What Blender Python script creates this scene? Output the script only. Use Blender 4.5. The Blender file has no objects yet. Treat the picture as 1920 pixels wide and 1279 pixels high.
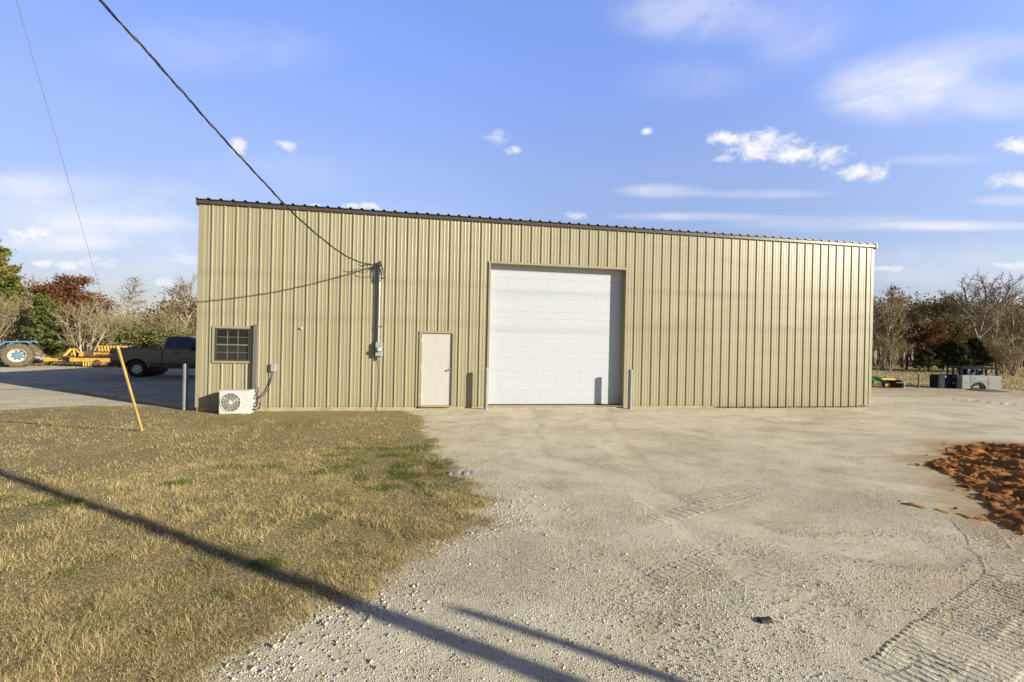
import bpy, math, random
import numpy as np
from mathutils import Vector, Matrix

random.seed(7)
RNG = np.random.default_rng(11)
R = math.radians
scene = bpy.context.scene
COL = scene.collection

# ------------------------------------------------------------------ camera
YAW, PITCH, ROLL = 0.1686395, 0.0000307, 0.0214020
CAM = np.array([6.02282, -13.51472, 1.96234])
FPX = 852.94                                   # focal length in pixels of the 1920 wide photograph
cyw, syw = math.cos(YAW), math.sin(YAW)
FWD = np.array([syw * math.cos(PITCH), cyw * math.cos(PITCH), math.sin(PITCH)])
_r = np.array([cyw, -syw, 0.0]); _u = np.cross(_r, FWD)
RGT = _r * math.cos(ROLL) + _u * math.sin(ROLL)
UPV = -_r * math.sin(ROLL) + _u * math.cos(ROLL)
cd = bpy.data.cameras.new('camera'); cam = bpy.data.objects.new('camera', cd); COL.objects.link(cam)
cd.sensor_width = 36.0; cd.lens = 36.0 * FPX / 1920.0
cd.clip_start = 0.05; cd.clip_end = 3000
cam.matrix_world = Matrix(((RGT[0], UPV[0], -FWD[0], CAM[0]), (RGT[1], UPV[1], -FWD[1], CAM[1]),
                           (RGT[2], UPV[2], -FWD[2], CAM[2]), (0, 0, 0, 1)))
scene.camera = cam


def ray(x, y):
    d = FWD * FPX + RGT * (x - 960) - UPV * (y - 639.5)
    return d / np.linalg.norm(d)


def gp(x, y, z=-0.13):                          # a spot on the level ground
    d = ray(x, y); t = (z - CAM[2]) / d[2]
    return CAM + t * d


def far(x, Z):                                  # ground point in a direction, Z metres deep
    d = FWD * FPX + RGT * (x - 960) - UPV * 20
    d = d / FPX; p = CAM + d * Z
    return np.array([p[0], p[1], -0.15])


# ------------------------------------------------------------------ light
SUN_EL = R(17.0)
SUN_H = np.array([0.8107, -0.5855])             # towards the sun, on the ground
SUN = np.array([SUN_H[0] * math.cos(SUN_EL), SUN_H[1] * math.cos(SUN_EL), math.sin(SUN_EL)])
sd = bpy.data.lights.new('sun', 'SUN'); sun = bpy.data.objects.new('sun', sd); COL.objects.link(sun)
sd.energy = 4.5; sd.angle = R(0.53); sd.color = (1.0, 0.925, 0.755)
sun.rotation_euler = Vector(SUN).to_track_quat('Z', 'Y').to_euler()
sun.location = (20, -20, 30)

scene.view_settings.view_transform = 'Standard'
scene.view_settings.look = 'None'
scene.view_settings.gamma = 1.0
scene.view_settings.exposure = 0.80
scene.cycles.use_denoising = True
scene.cycles.max_bounces = 6
scene.cycles.transparent_max_bounces = 8

world = bpy.data.worlds.new('World'); scene.world = world; world.use_nodes = True
wt = world.node_tree; wt.nodes.clear()


class NT:
    """small helper to write node trees"""
    def __init__(s, tree): s.t = tree

    def n(s, kind, **kw):
        nd = s.t.nodes.new(kind)
        for k, v in kw.items():
            if k.startswith('i_'):
                key = k[2:]
                key = int(key) if key.isdigit() else key.replace('_', ' ')
                s.set(nd.inputs[key], v)
            else:
                setattr(nd, k, v)
        return nd

    def set(s, sock, v):
        if isinstance(v, bpy.types.NodeSocket): s.t.links.new(v, sock)
        elif isinstance(v, bpy.types.Node): s.t.links.new(v.outputs[0], sock)
        else: sock.default_value = v

    def math(s, op, a, b=0.0, c=0.0, clamp=False):
        nd = s.t.nodes.new('ShaderNodeMath'); nd.operation = op; nd.use_clamp = clamp
        s.set(nd.inputs[0], a); s.set(nd.inputs[1], b); s.set(nd.inputs[2], c)
        return nd.outputs[0]

    def dot(s, a, b):
        nd = s.t.nodes.new('ShaderNodeVectorMath'); nd.operation = 'DOT_PRODUCT'
        s.set(nd.inputs[0], a); s.set(nd.inputs[1], b)
        return nd.outputs['Value']

    def mix(s, f, a, b):
        nd = s.t.nodes.new('ShaderNodeMix'); nd.data_type = 'RGBA'
        s.set(nd.inputs[0], f); s.set(nd.inputs[6], a); s.set(nd.inputs[7], b)
        return nd.outputs[2]

    def ramp(s, f, lo, hi, a=0.0, b=1.0):
        nd = s.t.nodes.new('ShaderNodeMapRange'); nd.interpolation_type = 'SMOOTHSTEP'
        s.set(nd.inputs[0], f); nd.inputs[1].default_value = lo; nd.inputs[2].default_value = hi
        nd.inputs[3].default_value = a; nd.inputs[4].default_value = b
        return nd.outputs[0]

    def noise(s, vec, scale, detail=4.0, rough=0.55, dist=0.0):
        nd = s.t.nodes.new('ShaderNodeTexNoise')
        if vec is not None: s.set(nd.inputs['Vector'], vec)
        nd.inputs['Scale'].default_value = scale; nd.inputs['Detail'].default_value = detail
        nd.inputs['Roughness'].default_value = rough; nd.inputs['Distortion'].default_value = dist
        return nd.outputs['Fac']

    def mapping(s, vec, scale=(1, 1, 1), rot=(0, 0, 0), loc=(0, 0, 0)):
        nd = s.t.nodes.new('ShaderNodeMapping'); s.set(nd.inputs[0], vec)
        nd.inputs['Scale'].default_value = scale; nd.inputs['Rotation'].default_value = rot
        nd.inputs['Location'].default_value = loc
        return nd.outputs[0]


def rgb(r, g, b): return (r, g, b, 1.0)


W = NT(wt)
sky = W.n('ShaderNodeTexSky', sky_type='NISHITA', sun_disc=False, sun_elevation=SUN_EL)
sky.sun_rotation = math.atan2(SUN_H[0], SUN_H[1])
sky.air_density = 1.0; sky.dust_density = 0.25; sky.ozone_density = 3.0
tc = W.n('ShaderNodeTexCoord'); D = tc.outputs['Generated']
nm = W.n('ShaderNodeVectorMath', operation='NORMALIZE'); W.set(nm.inputs[0], D); D = nm.outputs[0]
sep = W.n('ShaderNodeSeparateXYZ'); W.set(sep.inputs[0], D)
nz = W.noise(W.mapping(D, (1, 1, 1.5)), 30.0, 8.0, 0.66, 0.4)
nz2 = W.noise(W.mapping(D, (1, 1, 2.2), loc=(3, 1, 2)), 7.0, 6.0, 0.6, 0.6)
# cloud puffs: direction in the sky, half width and height in degrees-like units, density, softness
puffs = [(66, 440, 44, 24, .95), (75, 494, 20, 10, .8), (128, 498, 18, 10, .8), (190, 495, 42, 15, .75), (180, 440, 40, 16, .45),
         (448, 272, 15, 17, .75), (538, 272, 18, 10, .75), (966, 283, 16, 8, .7), (932, 258, 26, 12, .45), (1213, 246, 11, 8, .9),
         (1358, 258, 36, 15, 1.0), (1425, 272, 62, 26, 1.0), (1490, 288, 60, 18, 1.0), (1548, 292, 40, 20, 1.0), (1617, 322, 38, 19, 1.0), (1362, 297, 22, 8, .5),
         (1910, 272, 32, 18, .95), (1912, 338, 46, 18, .75), (685, 386, 36, 9, .95), (1080, 404, 22, 8, .7),
         (1665, 503, 42, 9, .7), (1900, 497, 46, 10, .7), (352, 487, 34, 16, .5), (590, 384, 12, 4, .6), (310, 530, 26, 12, .6)]
soft = [(60, 345, 160, 30, .3), (250, 420, 190, 26, .3), (110, 455, 140, 22, .3), (420, 90, 260, 60, .16), (1560, 420, 260, 22, .3), (1500, 60, 120, 90, .22), (1840, 90, 160, 40, .25), (1240, 358, 110, 17, .55), (1420, 364, 150, 11, .38), (1290, 406, 180, 11, .48), (1800, 424, 200, 13, .45), (1690, 165, 170, 80, .72),
        (1890, 190, 110, 42, .5), (1760, 300, 110, 15, .25), (1890, 376, 70, 14, .4), (1300, 20, 200, 70, .36), (120, 385, 330, 90, .42),
        (250, 480, 260, 80, .28), (1800, 500, 260, 70, .30), (520, 330, 220, 60, .12), (1290, 150, 150, 50, .15), (700, 420, 300, 60, .14)]


def blob(x, y, a, b):
    c = ray(x, y); rr = ray(x + 30, y); rr = rr - c * np.dot(rr, c); rr /= np.linalg.norm(rr)
    uu = np.cross(rr, c); uu /= np.linalg.norm(uu)
    k = np.linalg.norm(FWD * FPX + RGT * (x - 960) - UPV * (y - 639.5))
    a, b = a / k, b / k
    u = W.dot(D, tuple(rr / a)); v = W.dot(D, tuple(uu / b))
    s = W.math('ADD', W.math('MULTIPLY', u, u), W.math('MULTIPLY', v, v))
    front = W.math('GREATER_THAN', W.dot(D, tuple(c)), 0.3)
    return W.math('SUBTRACT', W.math('SUBTRACT', 1.0, W.math('SQRT', s)), W.math('MULTIPLY', W.math('SUBTRACT', 1.0, front), 50.0))


acc = None
for (x, y, a, b, st) in puffs:
    e = W.math('ADD', blob(x, y, a * 1.12, b * 1.12), W.math('MULTIPLY', W.math('SUBTRACT', nz, 0.5), 2.6))
    m = W.math('MULTIPLY', W.ramp(e, -0.05, 0.95), st)
    acc = m if acc is None else W.math('MAXIMUM', acc, m)
acs = None
for (x, y, a, b, st) in soft:
    e = W.math('ADD', W.math('MAXIMUM', blob(x, y, a, b), 0.0), 0.0)
    m = W.math('MULTIPLY', W.math('MULTIPLY', W.ramp(e, 0.0, 0.8), W.ramp(nz2, 0.25, 0.72, 0.35, 1.0)), st)
    acs = m if acs is None else W.math('ADD', acs, m)
cloud = W.math('MAXIMUM', acc, W.math('MULTIPLY', acs, 1.2), clamp=True)
# sky tint by height: pale low down, dimmed overhead to cut ambient fill
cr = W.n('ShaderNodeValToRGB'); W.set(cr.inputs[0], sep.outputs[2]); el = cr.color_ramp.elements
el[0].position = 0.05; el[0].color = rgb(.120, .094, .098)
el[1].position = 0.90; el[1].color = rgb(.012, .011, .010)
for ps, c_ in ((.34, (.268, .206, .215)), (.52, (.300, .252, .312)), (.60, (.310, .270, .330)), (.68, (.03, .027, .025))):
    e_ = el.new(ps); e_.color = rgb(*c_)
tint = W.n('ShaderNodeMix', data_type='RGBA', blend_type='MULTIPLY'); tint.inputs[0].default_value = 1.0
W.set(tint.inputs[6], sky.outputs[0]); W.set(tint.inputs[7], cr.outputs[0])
gain = W.n('ShaderNodeVectorMath', operation='SCALE'); W.set(gain.inputs[0], tint.outputs[2]); W.set(gain.inputs['Scale'], W.math('MULTIPLY', W.math('ADD', 9.1, W.math('MULTIPLY', W.dot(D, tuple(RGT)), .9)), W.math('MULTIPLY', W.ramp(W.dot(D, tuple(FWD)), -.25, .35, .5, 1.0), W.ramp(W.dot(D, tuple(RGT)), -.85, -.05, .80, 1.0))))  # sky also dimmed behind the viewpoint to lower the ambient light
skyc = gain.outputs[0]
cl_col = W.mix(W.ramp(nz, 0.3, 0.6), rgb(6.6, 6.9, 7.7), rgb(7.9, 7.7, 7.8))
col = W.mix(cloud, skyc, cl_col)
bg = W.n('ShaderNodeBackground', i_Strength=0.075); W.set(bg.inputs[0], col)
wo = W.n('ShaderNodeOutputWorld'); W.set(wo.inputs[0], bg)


# ------------------------------------------------------------------ helpers: materials
def newmat(name):
    m = bpy.data.materials.new(name); m.use_nodes = True
    t = NT(m.node_tree)
    b = m.node_tree.nodes['Principled BSDF']
    return m, t, b


def mat(name, color, rough=0.5, metal=0.0, var=0.12, scale=6.0, bump=0.0, bscale=40.0, dirt=None, spec=0.5, coat=0.0):
    """painted / plain surface with a little uneven tone, roughness and surface grain"""
    m, t, b = newmat(name)
    co = t.n('ShaderNodeTexCoord').outputs['Object']
    f = t.noise(co, scale, 5.0, 0.6)
    lo = rgb(*[c * (1 - var) for c in color]); hi = rgb(*[min(1, c * (1 + var)) for c in color])
    c = t.mix(t.ramp(f, 0.3, 0.7), lo, hi)
    if dirt:
        f2 = t.noise(co, scale * 0.6, 8.0, 0.7, 0.4)
        c = t.mix(t.math('MULTIPLY', t.ramp(f2, 0.5, 0.72), dirt[1]), c, rgb(*dirt[0]))
    t.set(b.inputs['Base Color'], c)
    t.set(b.inputs['Roughness'], t.ramp(t.noise(co, scale * 3, 3.0), 0.2, 0.8, max(0.02, rough - 0.07), min(1, rough + 0.07)))
    b.inputs['Metallic'].default_value = metal
    b.inputs['Specular IOR Level'].default_value = spec
    b.inputs['Coat Weight'].default_value = coat
    if bump:
        bn = t.n('ShaderNodeBump', i_Strength=bump, i_Distance=0.01)
        t.set(bn.inputs['Height'], t.noise(co, bscale, 5.0, 0.65)); t.set(b.inputs['Normal'], bn.outputs[0])
    return m


# ------------------------------------------------------------------ helpers: meshes
class MB:
    def __init__(s): s.v = []; s.f = []

    def add(s, vs, fs):
        o = len(s.v); s.v += [tuple(map(float, p)) for p in vs]; s.f += [tuple(i + o for i in f) for f in fs]
        return s

    def box(s, x0, x1, y0, y1, z0, z1):
        return s.add([(x0, y0, z0), (x1, y0, z0), (x1, y1, z0), (x0, y1, z0), (x0, y0, z1), (x1, y0, z1), (x1, y1, z1), (x0, y1, z1)],
                     [(3, 2, 1, 0), (4, 5, 6, 7), (0, 1, 5, 4), (1, 2, 6, 5), (2, 3, 7, 6), (3, 0, 4, 7)])

    def bar(s, a, b, w, h, up=(0, 0, 1)):
        a, b = Vector(a), Vector(b); d = (b - a).normalized(); sd_ = d.cross(Vector(up))
        if sd_.length < 1e-4: sd_ = d.cross(Vector((1, 0, 0)))
        sd_.normalize(); u = sd_.cross(d)
        vs = []
        for p in (a, b):
            for i, j in ((-1, -1), (1, -1), (1, 1), (-1, 1)): vs.append(p + sd_ * i * w / 2 + u * j * h / 2)
        return s.add(vs, [(3, 2, 1, 0), (4, 5, 6, 7), (0, 1, 5, 4), (1, 2, 6, 5), (2, 3, 7, 6), (3, 0, 4, 7)])

    def tube(s, pts, r, n=8, cap=True):
        pts = [Vector(p) for p in pts]; rs = r if isinstance(r, (list, tuple)) else [r] * len(pts)
        o = len(s.v); prev = None
        for i, p in enumerate(pts):
            d = (pts[min(i + 1, len(pts) - 1)] - pts[max(i - 1, 0)]).normalized()
            if prev is None:
                a = d.cross(Vector((0, 0, 1)))
                if a.length < 1e-3: a = d.cross(Vector((1, 0, 0)))
            else:
                a = prev - d * prev.dot(d)
            a.normalize(); prev = a; b = d.cross(a)
            for k in range(n):
                t = 2 * math.pi * k / n
                s.v.append(tuple(p + (a * math.cos(t) + b * math.sin(t)) * rs[i]))
        for i in range(len(pts) - 1):
            for k in range(n):
                s.f.append((o + i * n + k, o + i * n + (k + 1) % n, o + (i + 1) * n + (k + 1) % n, o + (i + 1) * n + k))
        if cap:
            s.f.append(tuple(o + k for k in reversed(range(n)))); e = o + (len(pts) - 1) * n
            s.f.append(tuple(e + k for k in range(n)))
        return s

    def lathe(s, prof, c, axis='y', n=32, cap=True):
        """prof: list of (offset along axis, radius)"""
        o = len(s.v); c = Vector(c)
        for (a, r) in prof:
            for k in range(n):
                t = 2 * math.pi * k / n; p, q = r * math.cos(t), r * math.sin(t)
                s.v.append(tuple(c + {'y': Vector((p, a, q)), 'x': Vector((a, p, q)), 'z': Vector((p, q, a))}[axis]))
        for i in range(len(prof) - 1):
            for k in range(n):
                s.f.append((o + i * n + k, o + i * n + (k + 1) % n, o + (i + 1) * n + (k + 1) % n, o + (i + 1) * n + k))
        if not cap: return s
        s.f.append(tuple(o + k for k in range(n))); e = o + (len(prof) - 1) * n
        s.f.append(tuple(e + k for k in reversed(range(n))))
        return s

    def prism(s, poly, y0, y1, inset=None):
        """side outline poly (x,z) swept from y0 to y1"""
        n = len(poly); o = len(s.v)
        for y in (y0, y1):
            for (x, z) in poly: s.v.append((x, y, z))
        for k in range(n): s.f.append((o + k, o + (k + 1) % n, o + n + (k + 1) % n, o + n + k))
        s.f.append(tuple(o + k for k in reversed(range(n)))); s.f.append(tuple(o + n + k for k in range(n)))
        return s

    def split(s):
        """one MB for every connected piece"""
        par = list(range(len(s.v)))
        def find(a):
            while par[a] != a: par[a] = par[par[a]]; a = par[a]
            return a
        for f in s.f:
            r = find(f[0])
            for k in f[1:]: par[find(k)] = r
        groups = {}
        for f in s.f: groups.setdefault(find(f[0]), []).append(f)
        out = []
        for fs in groups.values():
            used = sorted({k for f in fs for k in f}); mp = {k: i for i, k in enumerate(used)}
            b = MB(); b.v = [s.v[k] for k in used]; b.f = [tuple(mp[k] for k in f) for f in fs]; out.append(b)
        return out

    def each(s, name, m, parent=None, **kw): return [p.build(name, m, parent, **kw) for p in s.split()]

    def build(s, name, m, parent=None, smooth=False, bevel=0.0, loc=None):
        me = bpy.data.meshes.new(name); me.from_pydata(s.v, [], s.f); me.update()
        ob = bpy.data.objects.new(name, me); COL.objects.link(ob)
        import bmesh
        bm = bmesh.new(); bm.from_mesh(me); bmesh.ops.recalc_face_normals(bm, faces=bm.faces[:]); bm.to_mesh(me); bm.free()
        me.materials.append(m)
        if smooth:
            me.polygons.foreach_set('use_smooth', [True] * len(me.polygons))
            me.set_sharp_from_angle(angle=R(40))
        if bevel:
            bv = ob.modifiers.new('bevel', 'BEVEL'); bv.width = bevel; bv.segments = 2; bv.limit_method = 'ANGLE'; bv.angle_limit = R(35)
        if parent: ob.parent = parent
        if loc is not None: ob.location = loc
        return ob


def np_obj(name, verts, quads, m, parent=None, attrs=None, kind_tri=False, smooth=False):
    """mesh straight from numpy arrays; quads (n,3) or (n,4)"""
    me = bpy.data.meshes.new(name)
    k = quads.shape[1]
    me.vertices.add(len(verts)); me.vertices.foreach_set('co', np.ascontiguousarray(verts, dtype=np.float32).ravel())
    me.loops.add(quads.size); me.loops.foreach_set('vertex_index', np.ascontiguousarray(quads, dtype=np.int32).ravel())
    me.polygons.add(len(quads)); me.polygons.foreach_set('loop_start', np.arange(0, quads.size, k, dtype=np.int32))
    me.polygons.foreach_set('loop_total', np.full(len(quads), k, dtype=np.int32))
    if smooth: me.polygons.foreach_set('use_smooth', np.ones(len(quads), dtype=bool))
    me.update(calc_edges=True)
    for a, val in (attrs or {}).items():
        at = me.attributes.new(a, 'FLOAT', 'POINT'); at.data.foreach_set('value', np.ascontiguousarray(val, dtype=np.float32))
    me.materials.append(m)
    ob = bpy.data.objects.new(name, me); COL.objects.link(ob)
    if parent: ob.parent = parent
    return ob


def tag(o, label=None, cat=None, group=None, kind=None):
    if label: o['label'] = label
    if cat: o['category'] = cat
    if group: o['group'] = group
    if kind: o['kind'] = kind
    return o


def empty(name, loc=(0, 0, 0), rz=0.0, **kw):
    o = bpy.data.objects.new(name, None); COL.objects.link(o)
    o.location = loc; o.rotation_euler = (0, 0, rz); o.empty_display_size = 0.2
    return tag(o, **kw)


def copy_tree(o, parent=None):
    c = o.copy(); COL.objects.link(c)
    if parent: c.parent = parent
    for ch in list(o.children): copy_tree(ch, c)
    return c


# smooth value noise for terrain and masks
_perm = np.random.default_rng(5).random((256, 256))


def vnoise(x, y):
    xi = np.floor(x).astype(int); yi = np.floor(y).astype(int); fx = x - xi; fy = y - yi
    fx = fx * fx * (3 - 2 * fx); fy = fy * fy * (3 - 2 * fy)
    g = lambda a, b: _perm[a % 256, b % 256]
    return (g(xi, yi) * (1 - fx) + g(xi + 1, yi) * fx) * (1 - fy) + (g(xi, yi + 1) * (1 - fx) + g(xi + 1, yi + 1) * fx) * fy


def fbm(x, y, sc, oct=4):
    s = 0; a = 0.5; t = 0
    for k in range(oct):
        s = s + a * vnoise(x * sc + 17 * k, y * sc + 31 * k); t += a; a *= 0.5; sc *= 2.03
    return s / t


def sdf(poly, x, y):
    """signed distance to a closed polygon, positive inside"""
    poly = np.asarray(poly, float); sh = x.shape; px = x.ravel(); py = y.ravel()
    d = np.full(px.shape, 1e9); ins = np.zeros(px.shape, bool)
    n = len(poly)
    for i in range(n):
        ax, ay = poly[i]; bx, by = poly[(i + 1) % n]
        ex, ey = bx - ax, by - ay; wx, wy = px - ax, py - ay
        t = np.clip((wx * ex + wy * ey) / (ex * ex + ey * ey + 1e-12), 0, 1)
        d = np.minimum(d, np.hypot(wx - ex * t, wy - ey * t))
        c = ((ay > py) != (by > py)) & (px < (bx - ax) * (py - ay) / (by - ay + 1e-12) + ax)
        ins ^= c
    return np.where(ins, d, -d).reshape(sh)


def sstep(v, a, b):
    t = np.clip((v - a) / (b - a), 0, 1); return t * t * (3 - 2 * t)


# ------------------------------------------------------------------ ground
GRASS = [tuple(gp(x, y)[:2]) for x, y in
         [(770, 771), (792, 790), (799, 804), (809, 825), (820, 855), (852, 868), (854, 885), (889, 909), (915, 932), (884, 956), (904, 978),
          (856, 996), (805, 1016), (740, 1060), (700, 1090), (640, 1122), (560, 1160), (480, 1212), (400, 1285), (300, 1420)]]
GRASS += [(3.6, -14.5), (-16, -14.5), (-16, -3.5)] + [tuple(gp(x, y)[:2]) for x, y in [(-200, 787), (0, 769), (120, 763), (230, 760.5), (300, 763), (352, 768)]] + [(-0.2, 0.15), (5.3, 0.15)]
LOT = [(-60, -40)] + [tuple(gp(x, y)[:2]) for x, y in [(-300, 695), (0, 689), (100, 686), (200, 684.5), (300, 683)]] + [(0, 24), (21, 24), (24, 15)] + \
      [tuple(gp(x, y)[:2]) for x, y in [(1640, 725.5), (1740, 725.5), (1800, 726.5), (1870, 731), (1930, 736), (2150, 748)]] + [(90, -40)]
CLAY = [tuple(gp(x, y)[:2]) for x, y in [(1742, 868), (1790, 860), (1786, 834), (1860, 830), (1945, 838), (2140, 850), (2300, 960), (2140, 1030), (1945, 1010), (1890, 992),
                                          (1842, 962), (1826, 932), (1806, 908), (1778, 887), (1755, 876)]]


def ground_z(x, y):
    z = -0.13 + 0.085 * sstep(x, 4.8, 7.5) * sstep(y, -3.0, -0.4) * (1 - sstep(y, 3, 8))
    z = z - .11 * sstep(y, -.20, -.06) * (1 - sstep(y, .5, .7)) * sstep(x, 14.95, 15.15) * (1 - sstep(x, 20.45, 20.62))
    near = 1 - sstep(np.hypot(x - 6, y + 6), 18, 40)
    z = z + near * ((fbm(x, y, 0.55, 3) - 0.5) * 0.06 * sstep(-y, 0.2, 2.0) + (fbm(x + 9, y, 2.3, 3) - 0.5) * 0.02)
    z = z + (1 - near) * (fbm(x, y, 0.12, 3) - 0.5) * 0.25
    return z


def axis(lo, hi, step, out_lo, out_hi):
    a = list(np.arange(lo, hi + 1e-6, step)); s = step
    while a[-1] < out_hi: s *= 1.16; a.append(a[-1] + s)
    b = [lo]; s = step
    while b[-1] > out_lo: s *= 1.16; b.append(b[-1] - s)
    return np.array(b[:0:-1] + a)


gx = axis(-7.0, 16.0, 0.06, -900, 900); gy = axis(-13.0, 1.2, 0.06, -300, 1400)
GX, GY = np.meshgrid(gx, gy)
gs = sdf(GRASS, GX, GY) + (fbm(GX, GY, 2.6, 4) - 0.5) * 0.55 + (fbm(GX + 5, GY, 9, 2) - 0.5) * 0.2
ls = sdf(LOT, GX, GY) + (fbm(GX, GY, 0.7, 3) - 0.5) * 1.2
cs = sdf(CLAY, GX, GY) + (fbm(GX, GY, 3.0, 4) - 0.5) * 0.5
m_grass = sstep(gs, -0.12, 0.14)
m_field = 1 - sstep(ls, -0.5, 0.5)
right = sstep(GX, 14, 22)
m_dirt = right * sstep(GY, 0.2, 3.5) * (1 - sstep(ls, 3.5, 9.0)) * 1.0
m_dirt = np.clip(m_dirt + 0.85 * (1 - sstep(np.hypot((GX - 11.2) / 2.0, (GY + 10.5) / 0.9), 0.4, 1.2)) * (.4 + .6 * sstep(fbm(GX, GY, 2.2, 3), .35, .6)), 0, 1)
m_dirt = np.clip(m_dirt + 0.9 * sstep(cs, -0.9, 0.1), 0, 1)
def polyd(pts, x, y):
    d = np.full(x.shape, 1e9)
    for (ax, ay), (bx, by) in zip(pts[:-1], pts[1:]):
        ex, ey = bx - ax, by - ay; t = np.clip(((x - ax) * ex + (y - ay) * ey) / (ex * ex + ey * ey), 0, 1); d = np.minimum(d, np.hypot(x - ax - ex * t, y - ay - ey * t))
    return d
LANES = [[tuple(gp(x, y)[:2]) for x, y in L] for L in ([(985, 772), (990, 830), (1010, 900), (1075, 1000), (1190, 1110), (1370, 1279), (1500, 1380)],
         [(1120, 770), (1150, 830), (1215, 910), (1330, 1010), (1500, 1130), (1720, 1279)], [(1250, 800), (1400, 830), (1600, 850), (1800, 845), (2000, 835)], [(1200, 815), (1420, 868), (1620, 905), (1800, 930)], [(950, 850), (1100, 880), (1300, 960), (1500, 1020), (1700, 1030), (1900, 1020)])]
def lane_mask(x, y):
    w = (fbm(x, y, 1.2, 3) - .5) * .35
    return np.clip(sum((1 - sstep(polyd(L, x, y) + w, .16, .38)) * (.45 + .55 * sstep(fbm(x + 3 * k, y, .8, 2), .35, .6)) for k, L in enumerate(LANES)), 0, 1)
m_lane = lane_mask(GX, GY)
GZ = ground_z(GX, GY) + m_grass * 0.012 - .012 * m_lane
ny, nx = GX.shape
idx = np.arange(ny * nx).reshape(ny, nx)
q = np.stack([idx[:-1, :-1], idx[:-1, 1:], idx[1:, 1:], idx[1:, :-1]], -1).reshape(-1, 4)

gm, t, b = newmat('gravel_and_soil')
co = t.n('ShaderNodeTexCoord').outputs['Object']
A = lambda nme: t.n('ShaderNodeAttribute', attribute_name=nme).outputs['Fac']
v1 = t.n('ShaderNodeTexVoronoi', i_Scale=88.0, i_Randomness=1.0); t.set(v1.inputs['Vector'], co)
v2 = t.n('ShaderNodeTexVoronoi', i_Scale=150.0); t.set(v2.inputs['Vector'], co)
vs = t.n('ShaderNodeSeparateColor'); t.set(vs.inputs[0], v1.outputs['Color'])
stone = t.mix(vs.outputs[0], rgb(.55, .49, .35), rgb(.87, .80, .62))
stone = t.mix(t.math('MULTIPLY', t.math('GREATER_THAN', vs.outputs[1], .86), .8), stone, rgb(.27, .24, .185))
stone = t.mix(t.math('MULTIPLY', t.math('GREATER_THAN', vs.outputs[2], .88), .7), stone, rgb(.86, .82, .71))
big = t.noise(t.mapping(co, (1, 1.9, 1)), 0.42, 6.0, 0.62, 0.5)
mid = t.noise(co, 1.7, 6.0, 0.65)
dust = t.math('MULTIPLY', t.ramp(big, 0.36, 0.58), t.ramp(mid, 0.25, 0.65, 0.45, 1.0))
dust = t.math('MAXIMUM', dust, t.math('MULTIPLY', A('lane'), .92))
fine = t.noise(co, 60, 4, 0.7)
dustc = t.mix(fine, rgb(.64, .58, .43), rgb(.80, .745, .585))
vg = t.n('ShaderNodeTexVoronoi', i_Scale=88.0, feature='DISTANCE_TO_EDGE'); t.set(vg.inputs['Vector'], co)
stone = t.mix(t.ramp(vg.outputs[0], .0, .16, .75, 0.0), stone, rgb(.30, .245, .15))
gravel = t.mix(t.math('MULTIPLY', dust, 0.80), stone, dustc)
gravel = t.mix(t.math('MULTIPLY', t.ramp(t.noise(t.mapping(co, (1, 1.5, 1), loc=(7, 3, 0)), 0.9, 8, 0.7, 0.8), 0.46, 0.70), 0.55), gravel, rgb(.43, .345, .20))
dirtc = t.mix(t.ramp(t.noise(t.mapping(co, (.35, 2.2, 1)), 1.2, 7, 0.68), 0.3, 0.7), rgb(.38, .285, .155), rgb(.66, .555, .37))
base = t.mix(t.math('MULTIPLY', A('dirt'), 0.85), gravel, dirtc)
base = t.mix(t.math('MULTIPLY', A('clay'), .8), base, rgb(.40, .21, .085))
soil = t.mix(t.ramp(t.noise(co, 34, 6, 0.75), .36, .64), rgb(.12, .09, .036), rgb(.50, .405, .21))
base = t.mix(A('grass'), base, soil)
fld = t.mix(t.ramp(t.noise(t.mapping(co, (1, 3, 1)), 0.8, 8, 0.75), 0.3, 0.7), rgb(.38, .30, .145), rgb(.60, .48, .25))
base = t.mix(A('field'), base, fld)
t.set(b.inputs['Base Color'], base); b.inputs['Roughness'].default_value = 0.95; b.inputs['Specular IOR Level'].default_value = 0.15
h = t.math('MULTIPLY', t.math('SUBTRACT', 0.7, v1.outputs['Distance']), t.math('SUBTRACT', 1.0, t.math('MULTIPLY', dust, .75)))
h = t.math('ADD', h, t.math('MULTIPLY', v2.outputs['Distance'], -0.35))
h = t.math('ADD', h, t.math('MULTIPLY', t.noise(co, 14, 5, 0.7), 0.9))


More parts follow.
